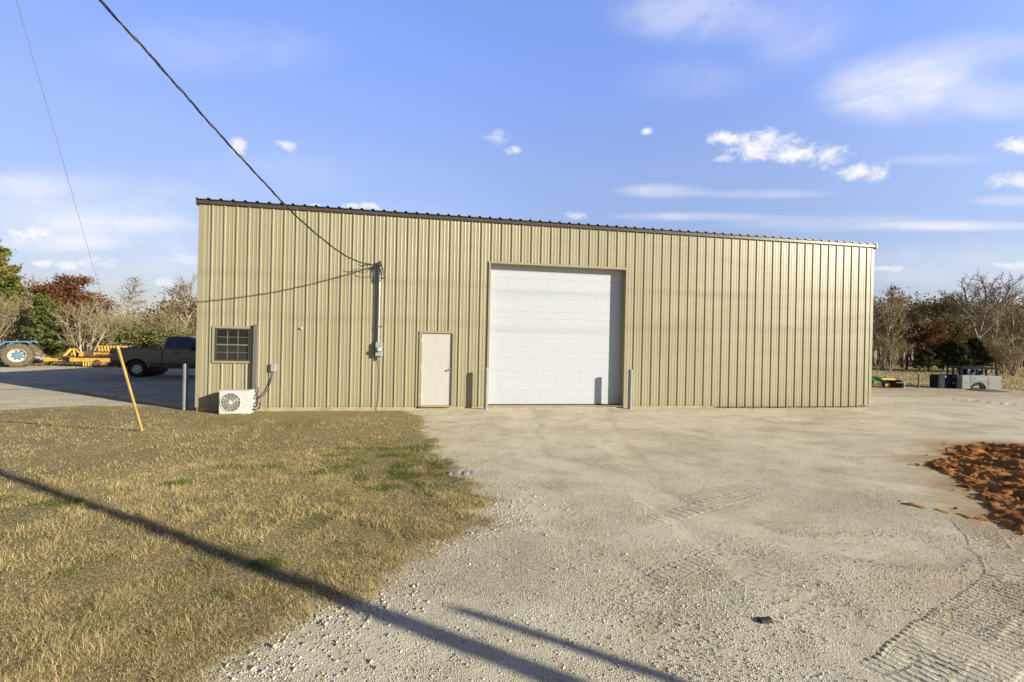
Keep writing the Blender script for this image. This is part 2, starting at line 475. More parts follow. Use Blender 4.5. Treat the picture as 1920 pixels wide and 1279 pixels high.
def tread(p1, p2, half, pitch, amp, skew=0.0):
    a, c = gp(*p1), gp(*p2); d = (c - a)[:2]; L = np.linalg.norm(d); d /= L; nrm = np.array([-d[1], d[0]])
    rel = t.n('ShaderNodeVectorMath', operation='SUBTRACT'); t.set(rel.inputs[0], co); rel.inputs[1].default_value = (a[0], a[1], 0)
    u = t.dot(rel.outputs[0], (d[0], d[1], 0)); v = t.dot(rel.outputs[0], (nrm[0], nrm[1], 0))
    wob = t.math('MULTIPLY', t.math('SUBTRACT', t.noise(co, 3.0, 3), 0.5), 0.10)
    v = t.math('ADD', v, wob)
    mk = t.ramp(t.math('ABSOLUTE', v), half * 0.8, half, 1.0, 0.0)
    mk = t.math('MULTIPLY', mk, t.math('MULTIPLY', t.ramp(u, -0.2, 0.15), t.ramp(u, L - 0.15, L + 0.2, 1.0, 0.0)))
    mk = t.math('MULTIPLY', mk, t.ramp(t.noise(co, 2.3, 5, .65), 0.32, 0.55, 0.12, 1.1))
    ph = t.math('ADD', t.math('MULTIPLY', u, 2 * math.pi / pitch), t.math('MULTIPLY', v, skew))
    ph = t.math('ADD', ph, t.math('MULTIPLY', t.noise(co, 6, 2), 1.6))
    lug = t.ramp(t.math('SINE', ph), -0.1, 0.6)
    edge = t.ramp(t.math('ABSOLUTE', t.math('SUBTRACT', t.math('ABSOLUTE', v), half)), 0.0, 0.05, 1.0, 0.0)
    return t.math('MULTIPLY', mk, t.math('MULTIPLY', t.math('ADD', lug, t.math('MULTIPLY', edge, .45)), amp))


for args in [((1690, 1270), (1905, 1090), .20, .070, 3.6, 9), ((1935, 1130), (1830, 985), .20, .085, 2.6, -9), ((1230, 975), (1440, 915), .14, .13, 1.3, 7),
             ((1225, 1095), (1330, 1045), .12, .08, 1.5, 6), ((1790, 752), (1935, 766), .5, .35, 3.0, 4),
             ((1730, 1300), (1990, 1160), .18, .07, 2.0, 9)]:
    h = t.math('ADD', h, tread(*args))
bn = t.n('ShaderNodeBump', i_Strength=0.9, i_Distance=0.016); t.set(bn.inputs['Height'], h); t.set(b.inputs['Normal'], bn.outputs[0])

ground = np_obj('ground', np.stack([GX, GY, GZ], -1).reshape(-1, 3), q, gm,
                attrs={'grass': m_grass.ravel(), 'field': m_field.ravel(), 'dirt': m_dirt.ravel(), 'lane': m_lane.ravel(), 'clay': (sstep(cs, -.75, .15) * (.35 + .65 * sstep(fbm(GX, GY, 4, 4), .35, .62))).ravel()}, smooth=True)
tag(ground, 'pale crushed gravel yard with dry soil and brown field beyond it', 'ground', kind='structure')


# ------------------------------------------------------------------ grass blades (nobody could count them)
def blade_mesh(P, L, Wd, head, lean, droop, rnd, green):
    n = len(P)
    dirv = np.stack([np.cos(head), np.sin(head), np.zeros(n)], 1); side = np.stack([-np.sin(head), np.cos(head), np.zeros(n)], 1)
    a = RNG.random(n) * 6.28
    side = side * np.cos(a)[:, None] * 0.6 + dirv * np.sin(a)[:, None] * 0.6 + side * 0.5
    up = np.array([0, 0, 1.0])
    m = P + L[:, None] * 0.55 * (dirv * np.sin(lean)[:, None] + up * np.cos(lean)[:, None])
    l2 = lean + droop
    tp = m + L[:, None] * 0.45 * (dirv * np.sin(l2)[:, None] + up * np.cos(l2)[:, None])
    s = side * Wd[:, None] * 0.5
    V = np.stack([P - s, P + s, m - s * .8, m + s * .8, tp], 1).reshape(-1, 3)
    o = (np.arange(n) * 5)[:, None]
    F = np.stack([o + [0, 1, 3], o + [0, 3, 2], o + [2, 3, 4]], 1).reshape(-1, 3)
    return V, F, np.repeat(rnd, 5), np.repeat(green, 5)


def grass_material(name, straw, tan, green):
    m, t, b = newmat(name)
    r = t.n('ShaderNodeAttribute', attribute_name='rnd').outputs['Fac']; g = t.n('ShaderNodeAttribute', attribute_name='green').outputs['Fac']
    c = t.mix(r, rgb(*tan), rgb(*straw)); gc = t.mix(r, rgb(*[k * .55 for k in green]), rgb(*[k * 1.3 for k in green]))
    t.set(b.inputs['Base Color'], t.mix(g, c, gc)); b.inputs['Roughness'].default_value = 0.7; b.inputs['Specular IOR Level'].default_value = 0.2
    return m


GREEN_SPOTS = [(gp(790, 830), .8), (gp(830, 872), .6), (gp(800, 900), .7), (gp(730, 905), .5), (gp(700, 850), 1.2), (gp(770, 895), .5), (gp(860, 905), .3), (gp(740, 862), 1.1), (gp(680, 880), 0.9), (gp(840, 880), 0.6), (gp(800, 845), 0.5), (gp(895, 922), 0.28), (gp(420, 790), 1.2), (gp(560, 795), 1.0),
               (gp(590, 985), 0.35), (gp(330, 910), 0.25), (gp(530, 1090), 0.2), (gp(460, 1035), .2), (gp(480, 1060), .25), (gp(60, 960), .5), (gp(150, 1080), .3)]


def scatter_grass(n, dmin, dmax, lmin, lmax, wd, amp_edge):
    th = RNG.uniform(-1.02, 1.02, n * 2); dd = np.sqrt(RNG.uniform(dmin ** 2, dmax ** 2, n * 2))
    ang = YAW + th
    x = CAM[0] + dd * np.sin(ang); y = CAM[1] + dd * np.cos(ang)
    ok = (x > -12) & (x < 7.5) & (y < 2.4)
    x, y, dd_ = x[ok], y[ok], dd[ok]
    s = sdf(GRASS, x, y) + (fbm(x, y, 2.6, 4) - 0.5) * 0.55 + (fbm(x + 5, y, 9, 2) - 0.5) * 0.2
    keep = RNG.random(len(x)) < sstep(s, -amp_edge, 0.18) * np.where(dd_ > 8, .75, .35 + .65 * sstep(fbm(x, y, 3.1, 3), .3, .6))
    keep &= ~((x > -0.3) & (y > -0.02)) & ~((x > .4) & (x < 1.45) & (y > -.66))
    x, y, s = x[keep][:n], y[keep][:n], s[keep][:n]; n = len(x)
    tuft = fbm(x, y, 4.2, 3); L = RNG.uniform(lmin, lmax, n) * (0.55 + 0.9 * sstep(tuft, 0.3, 0.75))
    L *= np.where(y > -1.3, 0.6, 1.0)
    head = (fbm(x + 40, y, 2.1, 2) * 14) + RNG.normal(0, 1.7, n)
    lean = np.clip(RNG.normal(0.98, 0.36, n), 0.05, 1.42); droop = RNG.uniform(0.0, 0.75, n)
    g = sstep(fbm(x + 80, y + 13, 1.5, 4), 0.60, 0.78) * 0.55
    for c, rad in GREEN_SPOTS: g = np.maximum(g, (1 - sstep(np.hypot(x - c[0], (y - c[1])) + (fbm(x, y, 4, 3) - .5) * rad * 1.2, rad * 0.35, rad)) * 0.95)
    green = (RNG.random(n) < g * 0.85 + 0.11).astype(float)
    L = np.where(green > .5, L * 0.8, L)
    rnd = np.clip(RNG.random(n) * 0.6 + 0.55 * fbm(x, y, 1.1, 3) - 0.08, 0, 1)
    return blade_mesh(np.stack([x, y, ground_z(x, y)], 1), L, RNG.uniform(.7, 1.3, n) * wd, head, lean, droop, rnd, green)


def merge(parts):
    V, F, r, g = [], [], [], []; o = 0
    for v, f, a, c in parts: V.append(v); F.append(f + o); r.append(a); g.append(c); o += len(v)
    return np.concatenate(V), np.concatenate(F), np.concatenate(r), np.concatenate(g)


lawn_mat = grass_material('dormant_grass', (.66, .535, .275), (.30, .225, .095), (.11, .155, .022))
V, F, rn, gr = merge([scatter_grass(460000, 2.6, 5.0, .03, .085, .0028, .25), scatter_grass(480000, 5.0, 9.0, .035, .085, .004, .25),
                      scatter_grass(420000, 9.0, 21.0, .035, .075, .0068, .25)])
tag(np_obj('grass', V, F, lawn_mat, attrs={'rnd': rn, 'green': gr}), 'dry straw coloured grass with green patches left of the gravel drive', 'grass', kind='stuff')


def scatter_field(n):
    """tall dry grass of the field behind the yard"""
    x = np.concatenate([RNG.uniform(20, 75, n), RNG.uniform(-45, 0, n // 2)]); y = np.concatenate([RNG.uniform(3, 34, n), RNG.uniform(15, 40, n // 2)])
    s = -sdf(LOT, x, y) + (fbm(x, y, .7, 3) - .5) * 1.4
    k = RNG.random(len(x)) < sstep(s, -0.2, 0.9) * (.3 + .7 * sstep(fbm(x, y, .6, 3), .3, .6)); x, y = x[k], y[k]; n = len(x)
    L = RNG.uniform(.10, .26, n) * (0.5 + 1.0 * fbm(x, y, .5, 3))
    return blade_mesh(np.stack([x, y, ground_z(x, y) - .02], 1), L, RNG.uniform(.02, .05, n), RNG.random(n) * 6.28, np.clip(RNG.normal(.75, .35, n), 0, 1.35),
                      RNG.uniform(0, .6, n), np.clip(RNG.random(n) * .7 + .3 * fbm(x, y, .3, 2), 0, 1), (RNG.random(n) < .12).astype(float))


V, F, rn, gr = scatter_field(90000)
tag(np_obj('field_grass', V, F, grass_material('tall_dry_grass', (.58, .46, .235), (.36, .28, .13), (.20, .185, .06)), attrs={'rnd': rn, 'green': gr}),
    'tall brown dry grass of the open field in front of the woods', 'field grass', kind='stuff')


# ------------------------------------------------------------------ loose stones on the gravel
def stones(P, S):
    n = len(P)
    c = np.array([(-1, -1, -1), (1, -1, -1), (1, 1, -1), (-1, 1, -1), (-1, -1, 1), (1, -1, 1), (1, 1, 1), (-1, 1, 1)], float)
    V = c[None] * RNG.uniform(.45, 1.0, (n, 8, 3)) * np.stack([S, S * RNG.uniform(.6, 1, n), S * RNG.uniform(.4, .75, n)], 1)[:, None] * 0.5
    a = RNG.random(n) * 6.28; ca, sa = np.cos(a)[:, None], np.sin(a)[:, None]
    tl = RNG.normal(0, .35, n)[:, None]
    x, y, z = V[..., 0], V[..., 1], V[..., 2]
    z2 = z + x * tl
    V = np.stack([x * ca - y * sa, x * sa + y * ca, z2], -1) + P[:, None]
    f = np.array([(3, 2, 1, 0), (4, 5, 6, 7), (0, 1, 5, 4), (1, 2, 6, 5), (2, 3, 7, 6), (3, 0, 4, 7)])
    F = (np.arange(n) * 8)[:, None, None] + f[None]
    return V.reshape(-1, 3), F.reshape(-1, 4), np.repeat(RNG.random(n), 8)


def stone_spots():
    n = 330000
    th = RNG.uniform(-1.0, 1.0, n); dd = np.sqrt(RNG.uniform(2.4 ** 2, 11 ** 2, n)); 
    x = CAM[0] + dd * np.sin(YAW + th); y = CAM[1] + dd * np.cos(YAW + th)
    s = sdf(GRASS, x, y) + (fbm(x, y, 2.6, 4) - 0.5) * 0.55
    den = (1 - sstep(s, -.15, .08)) * sstep(fbm(x * 1.0, y * 1.7, .75, 4), .36, .60) * (1 - sstep(dd, 5, 11)) + .06 * (s < 0)
    den = np.where((s < 0) & (s > -.5), np.maximum(den, .5 * (1 - sstep(dd, 6, 11))), den)
    den = den * (1 - .85 * lane_mask(x, y))
    k = RNG.random(n) < den; x, y, dd = x[k], y[k], dd[k]
    S = np.clip(RNG.lognormal(-4.95, .42, len(x)), .0035, .019)
    # coarse white ballast swept against the lawn edge and along the wall
    ex, ey = [], []
    for (px, py, sp, cnt) in [(905, 975, .35, 260), (865, 992, .28, 160), (800, 1012, .25, 130), (940, 950, .35, 200), (850, 890, .2, 60), (640, 1125, .35, 220), (570, 1165, .4, 260), (760, 1052, .25, 80), (1060, 1060, .5, 60), (480, 1230, .4, 300)]:
        c = gp(px, py); ex += list(RNG.normal(c[0], sp * 1.3, cnt)); ey += list(RNG.normal(c[1], sp * .55, cnt))
    n2 = 3600; wx = RNG.uniform(5.2, 22, n2); wy = -np.abs(RNG.normal(0, .42, n2)) - .02
    kk = ~((wx > 8) & (wx < 11.8) & (RNG.random(n2) < .75)); kk &= ~((wx > 15) & (wx < 20.6) & (wy > -.16)); ex += list(wx[kk]); ey += list(wy[kk])
    ex, ey = np.array(ex), np.array(ey)
    ok = sdf(GRASS, ex, ey) + (fbm(ex, ey, 2.6, 4) - 0.5) * 0.55 < .03; ex, ey = ex[ok], ey[ok]
    S2 = np.clip(RNG.lognormal(-4.15, .38, len(ex)), .008, .042)
    x = np.r_[x, ex]; y = np.r_[y, ey]; S = np.r_[S, S2]
    return np.stack([x, y, ground_z(x, y) + S * .06], 1), S


P, S = stone_spots()
sm, t, b = newmat('limestone_chips')
r = t.n('ShaderNodeAttribute', attribute_name='rnd').outputs['Fac']
cr = t.n('ShaderNodeValToRGB'); t.set(cr.inputs[0], r); el = cr.color_ramp.elements
el[0].color = rgb(.28, .24, .17); el[1].color = rgb(.84, .80, .69); e_ = el.new(.25); e_.color = rgb(.52, .46, .34); e_ = el.new(.7); e_.color = rgb(.72, .66, .51)
t.set(b.inputs['Base Color'], t.mix(t.ramp(t.noise(t.n('ShaderNodeTexCoord').outputs['Object'], 70, 4, .7), .3, .8, 0, .5), cr.outputs[0], rgb(.38, .34, .26)))
b.inputs['Roughness'].default_value = .9
V, F, rn = stones(P, S)
tag(np_obj('gravel_stones', V, F, sm, attrs={'rnd': rn}), 'loose limestone chips strewn over the gravel drive', 'gravel', kind='stuff')

# ------------------------------------------------------------------ heap of red clay
cx = np.arange(11.2, 24.0, .03); cy_ = np.arange(-10.6, -3.4, .03); CX, CY = np.meshgrid(cx, cy_)
sd_ = sdf(CLAY, CX, CY) + (fbm(CX, CY, 3.0, 4) - .5) * .5 + (fbm(CX + 3, CY, 11, 3) - .5) * .28
rut = np.sin((CX * .83 + CY * .55) * 2 * math.pi / .95 + fbm(CX, CY, .9, 2) * 3)
hz = -0.045 + .20 * sstep(sd_, -.1, 2.0) + .065 * sstep(sd_, -.14, .10) + sstep(sd_, -.15, .9) * ((fbm(CX, CY, 1.3, 3) - .5) * .26 + .045 * rut) \
    + sstep(sd_, -.3, .2) * ((fbm(CX + 7, CY, 5.5, 3) - .5) * .07 + (fbm(CX, CY + 7, 12, 3) - .5) * .05 + (fbm(CX + 2, CY + 7, 27, 2) - .5) * .045)
ta, tb = gp(1698, 946)[:2], gp(1868, 980)[:2]; tv = tb - ta; tl_ = np.clip(((CX - ta[0]) * tv[0] + (CY - ta[1]) * tv[1]) / (tv @ tv), 0, 1)
td = np.hypot(CX - ta[0] - tv[0] * tl_, CY - ta[1] - tv[1] * tl_) + (fbm(CX, CY, 7, 3) - .5) * .12
hz = np.where(sd_ < -.3, -.12, hz); hz = np.maximum(hz, -.03 + .035 * (1 - sstep(td, .02, .16)) + (fbm(CX, CY + 7, 13, 3) - .5) * .07)
sd_ = np.maximum(sd_, .2 - td)
CZ = ground_z(CX, CY) + hz
ny, nx = CX.shape; idx = np.arange(ny * nx).reshape(ny, nx)
q = np.stack([idx[:-1, :-1], idx[:-1, 1:], idx[1:, 1:], idx[1:, :-1]], -1).reshape(-1, 4)
q = q[(sd_.ravel()[q] > -.3).any(1)]
clm, t, b = newmat('red_clay')
co = t.n('ShaderNodeTexCoord').outputs['Object']
f = t.noise(co, 3.2, 9, .72, .4)
c = t.mix(t.ramp(f, .32, .66), rgb(.24, .095, .032), rgb(.66, .295, .095))
c = t.mix(t.math('MULTIPLY', t.ramp(t.noise(t.mapping(co, (1, 1, 1), loc=(4, 4, 0)), 1.6, 8, .7), .52, .70), .6), c, rgb(.36, .235, .115))
t.set(b.inputs['Base Color'], c); b.inputs['Roughness'].default_value = .95; b.inputs['Specular IOR Level'].default_value = .1
bn = t.n('ShaderNodeBump', i_Strength=.9, i_Distance=.05); t.set(bn.inputs['Height'], t.noise(co, 26, 9, .8)); t.set(b.inputs['Normal'], bn.outputs[0])
tag(np_obj('dirt_pile', np.stack([CX, CY, CZ], -1).reshape(-1, 3), q, clm), 'low spread heap of orange red clay dumped on the gravel', 'dirt pile')
# clods rolled off the heap
n = 900; x = RNG.uniform(11.4, 19, n); y = RNG.uniform(-10, -4, n); s = sdf(CLAY, x, y); k = RNG.random(n) < np.where(s > 0, .55, np.exp(s * 7)); x, y = x[k], y[k]
S = np.clip(RNG.lognormal(-3.3, .45, len(x)), .015, .09)
i_ = np.clip(((y - cy_[0]) / .03).astype(int), 0, ny - 1); j_ = np.clip(((x - cx[0]) / .03).astype(int), 0, nx - 1)
V, F, rn = stones(np.stack([x, y, np.maximum(CZ[i_, j_], ground_z(x, y)) + S * .15], 1), S)
tag(np_obj('clay_clods', V, F, clm), 'crumbly red clay clods scattered around the heap', 'clods', kind='stuff')

# ------------------------------------------------------------------ the metal building
BEIGE = (.560, .470, .285)
M_wall, t, b = newmat('beige_painted_steel')
co = t.n('ShaderNodeTexCoord').outputs['Object']
f = t.noise(t.mapping(co, (1, 1, .12)), 2.2, 6, .6); f2 = t.noise(t.mapping(co, (.25, 1, 2.2)), 1.1, 5, .6)
c = t.mix(t.ramp(f, .3, .7), rgb(.300, .277, .175), rgb(.342, .316, .203))
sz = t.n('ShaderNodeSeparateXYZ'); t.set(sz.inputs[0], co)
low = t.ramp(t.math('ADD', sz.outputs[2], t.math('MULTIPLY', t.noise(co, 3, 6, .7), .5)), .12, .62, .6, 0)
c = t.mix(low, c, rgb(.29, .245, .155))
fx = t.math('ABSOLUTE', t.math('SUBTRACT', t.math('FRACT', t.math('DIVIDE', t.math('ADD', sz.outputs[0], .42), .3048)), .5))
fz = t.math('ABSOLUTE', t.math('SUBTRACT', t.math('FRACT', t.math('DIVIDE', t.math('ADD', sz.outputs[2], .30), 1.30)), .5))
scr = t.math('MULTIPLY', t.math('LESS_THAN', fx, .028), t.math('LESS_THAN', fz, .0068))       # painted fastener heads in rows
lap = t.math('LESS_THAN', t.math('ABSOLUTE', t.math('SUBTRACT', t.math('FRACT', t.math('DIVIDE', sz.outputs[0], .9144)), .5)), .004)
c = t.mix(t.math('MULTIPLY', scr, .55), c, rgb(.16, .14, .09)); c = t.mix(t.math('MULTIPLY', lap, .35), c, rgb(.20, .18, .11))
t.set(b.inputs['Base Color'], c); t.set(b.inputs['Roughness'], t.ramp(f2, .3, .7, .30, .42)); b.inputs['Specular IOR Level'].default_value = .5
bn = t.n('ShaderNodeBump', i_Strength=.12, i_Distance=.02); t.set(bn.inputs['Height'], t.noise(t.mapping(co, (.8, 1, .5)), 2.0, 3, .5)); t.set(b.inputs['Normal'], bn.outputs[0])
M_trim = mat('beige_trim', (.322, .288, .182), .35, var=.05)
M_bronze = mat('dark_bronze_trim', (.075, .060, .045), .30, var=.10, dirt=((.13, .11, .09), .3))
M_roof = mat('charcoal_roof_panel', (.035, .035, .04), .40, var=.1)
M_conc = mat('concrete', (.40, .335, .22), .9, var=.15, scale=3, bump=.4, bscale=60, dirt=((.26, .20, .12), .7))
M_white = mat('white_door_paint', (.475, .505, .55), .38, var=.015, dirt=((.45, .45, .43), .2))
M_cream = mat('cream_door_paint', (.495, .49, .455), .40, var=.03, dirt=((.49, .46, .37), .25))
M_dark = mat('dark_plastic', (.02, .02, .022), .55)
M_gray = mat('gray_enclosure', (.33, .335, .325), .45, var=.06)
M_galv = mat('galvanised_steel', (.34, .345, .35), .4, metal=.7, var=.12, scale=14)
M_chrome = mat('bright_metal', (.6, .6, .6), .22, metal=1.0)
M_black = mat('black_rubber_cable', (.012, .012, .014), .5)

XL, XR, ZT, DEP, ZBACK = -.29, 21.03, 5.48, 10.2, 4.72
bld = empty('metal_building', (0, 0, 0), label='long beige ribbed metal building with dark roof edge, one white garage door and one window', cat='building')
OPEN = [(.155, 1.045, 1.255, 2.145), (5.635, 6.565, -1, 2.165), (7.625, 11.915, -1, 4.285)]


def wall_profile():
    pr = [(XL + .02, 0.0)]
    for i in range(0, 70):
        c = i * .3048 + .036
        if c > XR - .1: break
        for m_ in (-.2032, -.1016):
            q = c + m_
            if q > XL + .1: pr += [(q - .022, 0), (q - .012, -.005), (q + .012, -.005), (q + .022, 0)]
        pr += [(c - .030, 0), (c - .012, -.027), (c + .012, -.027), (c + .030, 0)]
    pr.append((XR - .02, 0.0))
    xs = [p[0] for p in pr]; ys = [p[1] for p in pr]
    cuts = sorted(set([o[0] for o in OPEN] + [o[1] for o in OPEN] + [15.04, 20.58]))
    al = sorted(set(xs + cuts))
    return al, np.interp(al, xs, ys)


px_, py_ = wall_profile()
mb = MB()
for i in range(len(px_) - 1):
    x0, x1 = px_[i], px_[i + 1]; mx = (x0 + x1) / 2
    zb = -.045 if 15.04 < mx < 20.58 else 0.0
    spans = [(zb, ZT)]
    for (a, c, z0, z1) in OPEN:
        if a < mx < c:
            n_ = []
            for (s0, s1) in spans:
                if z0 > s0: n_.append((s0, z0))
                if z1 < s1: n_.append((z1, s1))
            spans = n_
    for (s0, s1) in spans:
        mb.add([(x0, py_[i], s0), (x1, py_[i + 1], s0), (x1, py_[i + 1], s1), (x0, py_[i], s1)], [(0, 1, 2, 3)])
me = bpy.data.meshes.new('wall'); me.from_pydata(mb.v, [], mb.f); me.materials.append(M_wall)
o = bpy.data.objects.new('wall', me); COL.objects.link(o); o.parent = bld; tag(o, 'ribbed front wall')
def side_wall(x, out):
    mb = MB(); ys = [0.02]; ds = [0.0]
    for i in range(0, 33):
        c = .2 + i * .3048
        ys += [c - .03, c - .012, c + .012, c + .03]; ds += [0, .034, .034, 0]
    ys.append(DEP); ds.append(0)
    for i in range(len(ys) - 1):
        za = ZT + (ZBACK - .12 - ZT) * ys[i] / DEP; zb = ZT + (ZBACK - .12 - ZT) * ys[i + 1] / DEP
        a, c = x + out * ds[i], x + out * ds[i + 1]
        mb.add([(a, ys[i], 0), (c, ys[i + 1], 0), (c, ys[i + 1], zb), (a, ys[i], za)], [(0, 1, 2, 3)])
    return mb


tag(side_wall(XL, -1).build('wall', M_wall, bld), 'ribbed left end wall')
tag(side_wall(XR, 1).build('wall', M_wall, bld), 'ribbed right end wall')
tag(MB().add([(XL, DEP, 0), (XR, DEP, 0), (XR, DEP, ZBACK - .1), (XL, DEP, ZBACK - .1)], [(0, 1, 2, 3)]).build('wall', M_wall, bld), 'plain back wall')
# roof sheet with its rib ends showing over the trim
mb = MB(); xs, zs = [XL - .07], [0.0]
for i in range(0, 70):
    c = i * .3048 - .05
    if c < XR: xs += [c - .05, c - .022, c + .022, c + .05]; zs += [0, .04, .04, 0]
xs.append(XR + .07); zs.append(0)
for i in range(len(xs) - 1):
    f0, f1, k0, k1 = 5.603 + zs[i], 5.603 + zs[i + 1], ZBACK + zs[i], ZBACK + zs[i + 1]
    mb.add([(xs[i], -.085, f0), (xs[i + 1], -.085, f1), (xs[i + 1], DEP + .1, k1), (xs[i], DEP + .1, k0),
            (xs[i], -.085, f0 - .022), (xs[i + 1], -.085, f1 - .022), (xs[i + 1], DEP + .1, k1 - .022), (xs[i], DEP + .1, k0 - .022)],
           [(0, 1, 2, 3), (7, 6, 5, 4), (0, 4, 5, 1)])
mb.build('roof', M_roof, bld)
mb = MB().box(XL - .03, XR + .03, -.056, -.036, 5.478, 5.58)
mb.add([(XL - .03, -.036, 5.581), (XR + .03, -.036, 5.581), (XR + .03, .05, 5.581), (XL - .03, .05, 5.581)], [(0, 1, 2, 3)])
mb.build('eave_trim', M_bronze, bld, bevel=.008)
for x0, x1 in ((XL - .064, XL - .031), (XR + .031, XR + .064)):
    mb = MB(); n = 14
    for k in range(n):
        y0, y1 = -.075 + (DEP + .1) * k / n, -.075 + (DEP + .1) * (k + 1) / n
        z0 = lambda y: 5.445 + (ZBACK - 5.605) * max(0, y) / DEP
        mb.add([(x0, y0, z0(y0)), (x1, y0, z0(y0)), (x1, y1, z0(y1)), (x0, y1, z0(y1)), (x0, y0, z0(y0) + .185), (x1, y0, z0(y0) + .185), (x1, y1, z0(y1) + .185), (x0, y1, z0(y1) + .185)],
               [(3, 2, 1, 0), (4, 5, 6, 7), (1, 2, 6, 5), (3, 0, 4, 7)] + ([(0, 1, 5, 4)] if k == 0 else []) + ([(2, 3, 7, 6)] if k == n - 1 else []))
    mb.build('rake_trim', M_bronze, bld)
for s, x in ((-1, XL), (1, XR)):
    a, c = (x - .012, x + .13) if s < 0 else (x - .10, x + .012)
    mb = MB().box(a, c, -.014, -.008, -.01, 5.452)
    e = a if s < 0 else c
    mb.box(e - .003 if s < 0 else e - .003, e + .003, -.0075, .14, -.01, 5.45)
    mb.build('corner_trim', M_trim, bld)
# slab edge under the panels, washed out along the right part
mb = MB().box(XL + .02, 15.04, .012, DEP - .02, -.5, -.003).box(20.58, XR - .01, .012, DEP - .02, -.5, -.06).box(15.042, 20.578, .45, DEP - .02, -.5, -.06)
mb.box(7.63, 11.91, -.16, .0115, -.5, -.012)
mb.build('slab', M_conc, bld)
# garage door
DY = .25
mb = MB(); zz = [.028]; yy = [DY]
k = 0; lines = []
while True:
    for base in (.235, .44):
        z = base + .61 * k
        if z < 4.25: lines.append(z)
    k += 1
    if .235 + .61 * k > 4.3: break
prof = [(.028, DY)]
for z in sorted(lines): prof += [(z - .010, DY), (z - .005, DY + .007), (z + .004, DY + .007), (z + .008, DY - .002), (z + .03, DY)]
prof.append((4.30, DY))
for i in range(len(prof) - 1):
    (z0, y0), (z1, y1) = prof[i], prof[i + 1]
    mb.add([(7.55, y0, z0), (12.0, y0, z0), (12.0, y1, z1), (7.55, y1, z1)], [(0, 1, 2, 3)])
gd = mb.build('garage_door', M_white, bld); tag(gd, 'white sectional overhead door')
MB().box(7.63, 11.91, DY - .006, DY + .03, -.003, .0275).build('bottom_seal', M_dark, gd)
mb = MB()
mb.box(7.575, 7.635, -.040, -.0365, -.01, 4.335).box(11.905, 11.97, -.040, -.0365, -.01, 4.335).box(7.6355, 11.9045, -.041, -.0368, 4.275, 4.337)
mb.box(7.632, 7.6355, -.0364, DY - .004, -.01, 4.28).box(11.9048, 11.908, -.0364, DY - .004, -.01, 4.28).box(7.636, 11.904, -.0364, DY - .004, 4.276, 4.282)
mb.build('garage_door_trim', M_trim, bld)
# walk door
mb = MB()
mb.box(5.59, 5.655, -.040, -.0365, -.005, 2.205).box(6.545, 6.61, -.040, -.0365, -.005, 2.205).box(5.6555, 6.5445, -.041, -.0368, 2.145, 2.207)
mb.box(5.652, 5.6555, -.0364, .06, -.003, 2.145).box(6.5448, 6.548, -.0364, .06, -.003, 2.145).box(5.656, 6.544, -.0364, .06, 2.146, 2.15)
fr = mb.build('door_frame', M_trim, bld)
dr = MB().box(5.662, 6.535, .012, .055, .03, 2.138).build('door', M_cream, bld, bevel=.003); tag(dr, 'plain cream walk door')
MB().lathe([(-.006, .034), (.0, .034)], (6.475, .012, 1.08), 'y', 20).lathe([(-.05, .013), (-.0065, .013)], (6.475, .012, 1.08), 'y', 12).lathe(
    [(-.095, .010), (-.09, .024), (-.075, .03), (-.058, .026), (-.0505, .012)], (6.475, .012, 1.08), 'y', 20).build('knob', M_chrome, dr, smooth=True)
for z in (.28, 1.08, 1.88): MB().tube([(5.660, -.004, z), (5.660, -.004, z + .11)], .011, 8).build('hinge', M_cream, dr, smooth=True)
MB().box(5.656, 6.544, -.10, .055, -.002, .026).build('threshold', M_conc, bld)
MB().box(5.6, 6.6, .056, .07, 0, 2.17).build('door_backing', M_dark, dr)  # dark sheet behind the whole leaf, showing only in the gaps
# window
wn = MB()
for (a, c, z0, z1) in ((.10, .158, 1.20, 2.20), (1.042, 1.10, 1.20, 2.20)): wn.box(a, c, -.044, -.0365, z0, z1)
wn.box(.1585, 1.0415, -.045, -.0368, 2.142, 2.202).box(.1585, 1.0415, -.045, -.0368, 1.198, 1.258)
win = wn.build('window', M_trim, bld)
M_wf = mat('bronze_window_frame', (.06, .05, .04), .4); M_bar = mat('window_grid', (.15, .14, .12), .4)
mb = MB().box(.159, .205, -.034, .03, 1.259, 2.141).box(.995, 1.041, -.034, .03, 1.259, 2.141).box(.2055, .9945, -.033, .03, 2.098, 2.141).box(.2055, .9945, -.033, .03, 1.259, 1.302)
mb.build('frame', M_wf, win, bevel=.004)
MB().box(.206, .994, -.028, .028, 1.678, 1.714).build('meeting_rail', mat('tan_vinyl', (.19, .18, .155), .4), win, bevel=.003)
mb = MB()
for x in (.468, .732): mb.box(x - .008, x + .008, -.016, -.003, 1.303, 1.677).box(x - .008, x + .008, -.016, .0, 1.715, 2.097)
for z in (1.49,): mb.box(.206, .994, -.0165, -.0035, z - .008, z + .008)
for z in (1.905,): mb.box(.206, .994, -.0165, -.0005, z - .008, z + .008)
mb.build('muntins', M_bar, win)
mg, t, b = newmat('window_glass'); b.inputs['Base Color'].default_value = rgb(.012, .013, .012); b.inputs['Roughness'].default_value = .03
b.inputs['Specular IOR Level'].default_value = .9
MB().box(.206, .994, .01, .016, 1.303, 1.677).build('pane', mg, win)
MB().box(.206, .994, .0005, .006, 1.715, 2.097).build('pane', mg, win)
ms = mat('insect_screen', (.055, .052, .045), .8)
MB().box(.212, .988, -.0025, -.0015, 1.308, 1.672).build('screen', mat('insect_screen_mesh', (.022, .021, .018), .85), win)
MB().box(.05, 1.15, .6, .62, 1.1, 2.3).build('interior_backing', M_dark, win)  # dark sheet standing in for the unlit room behind the panes

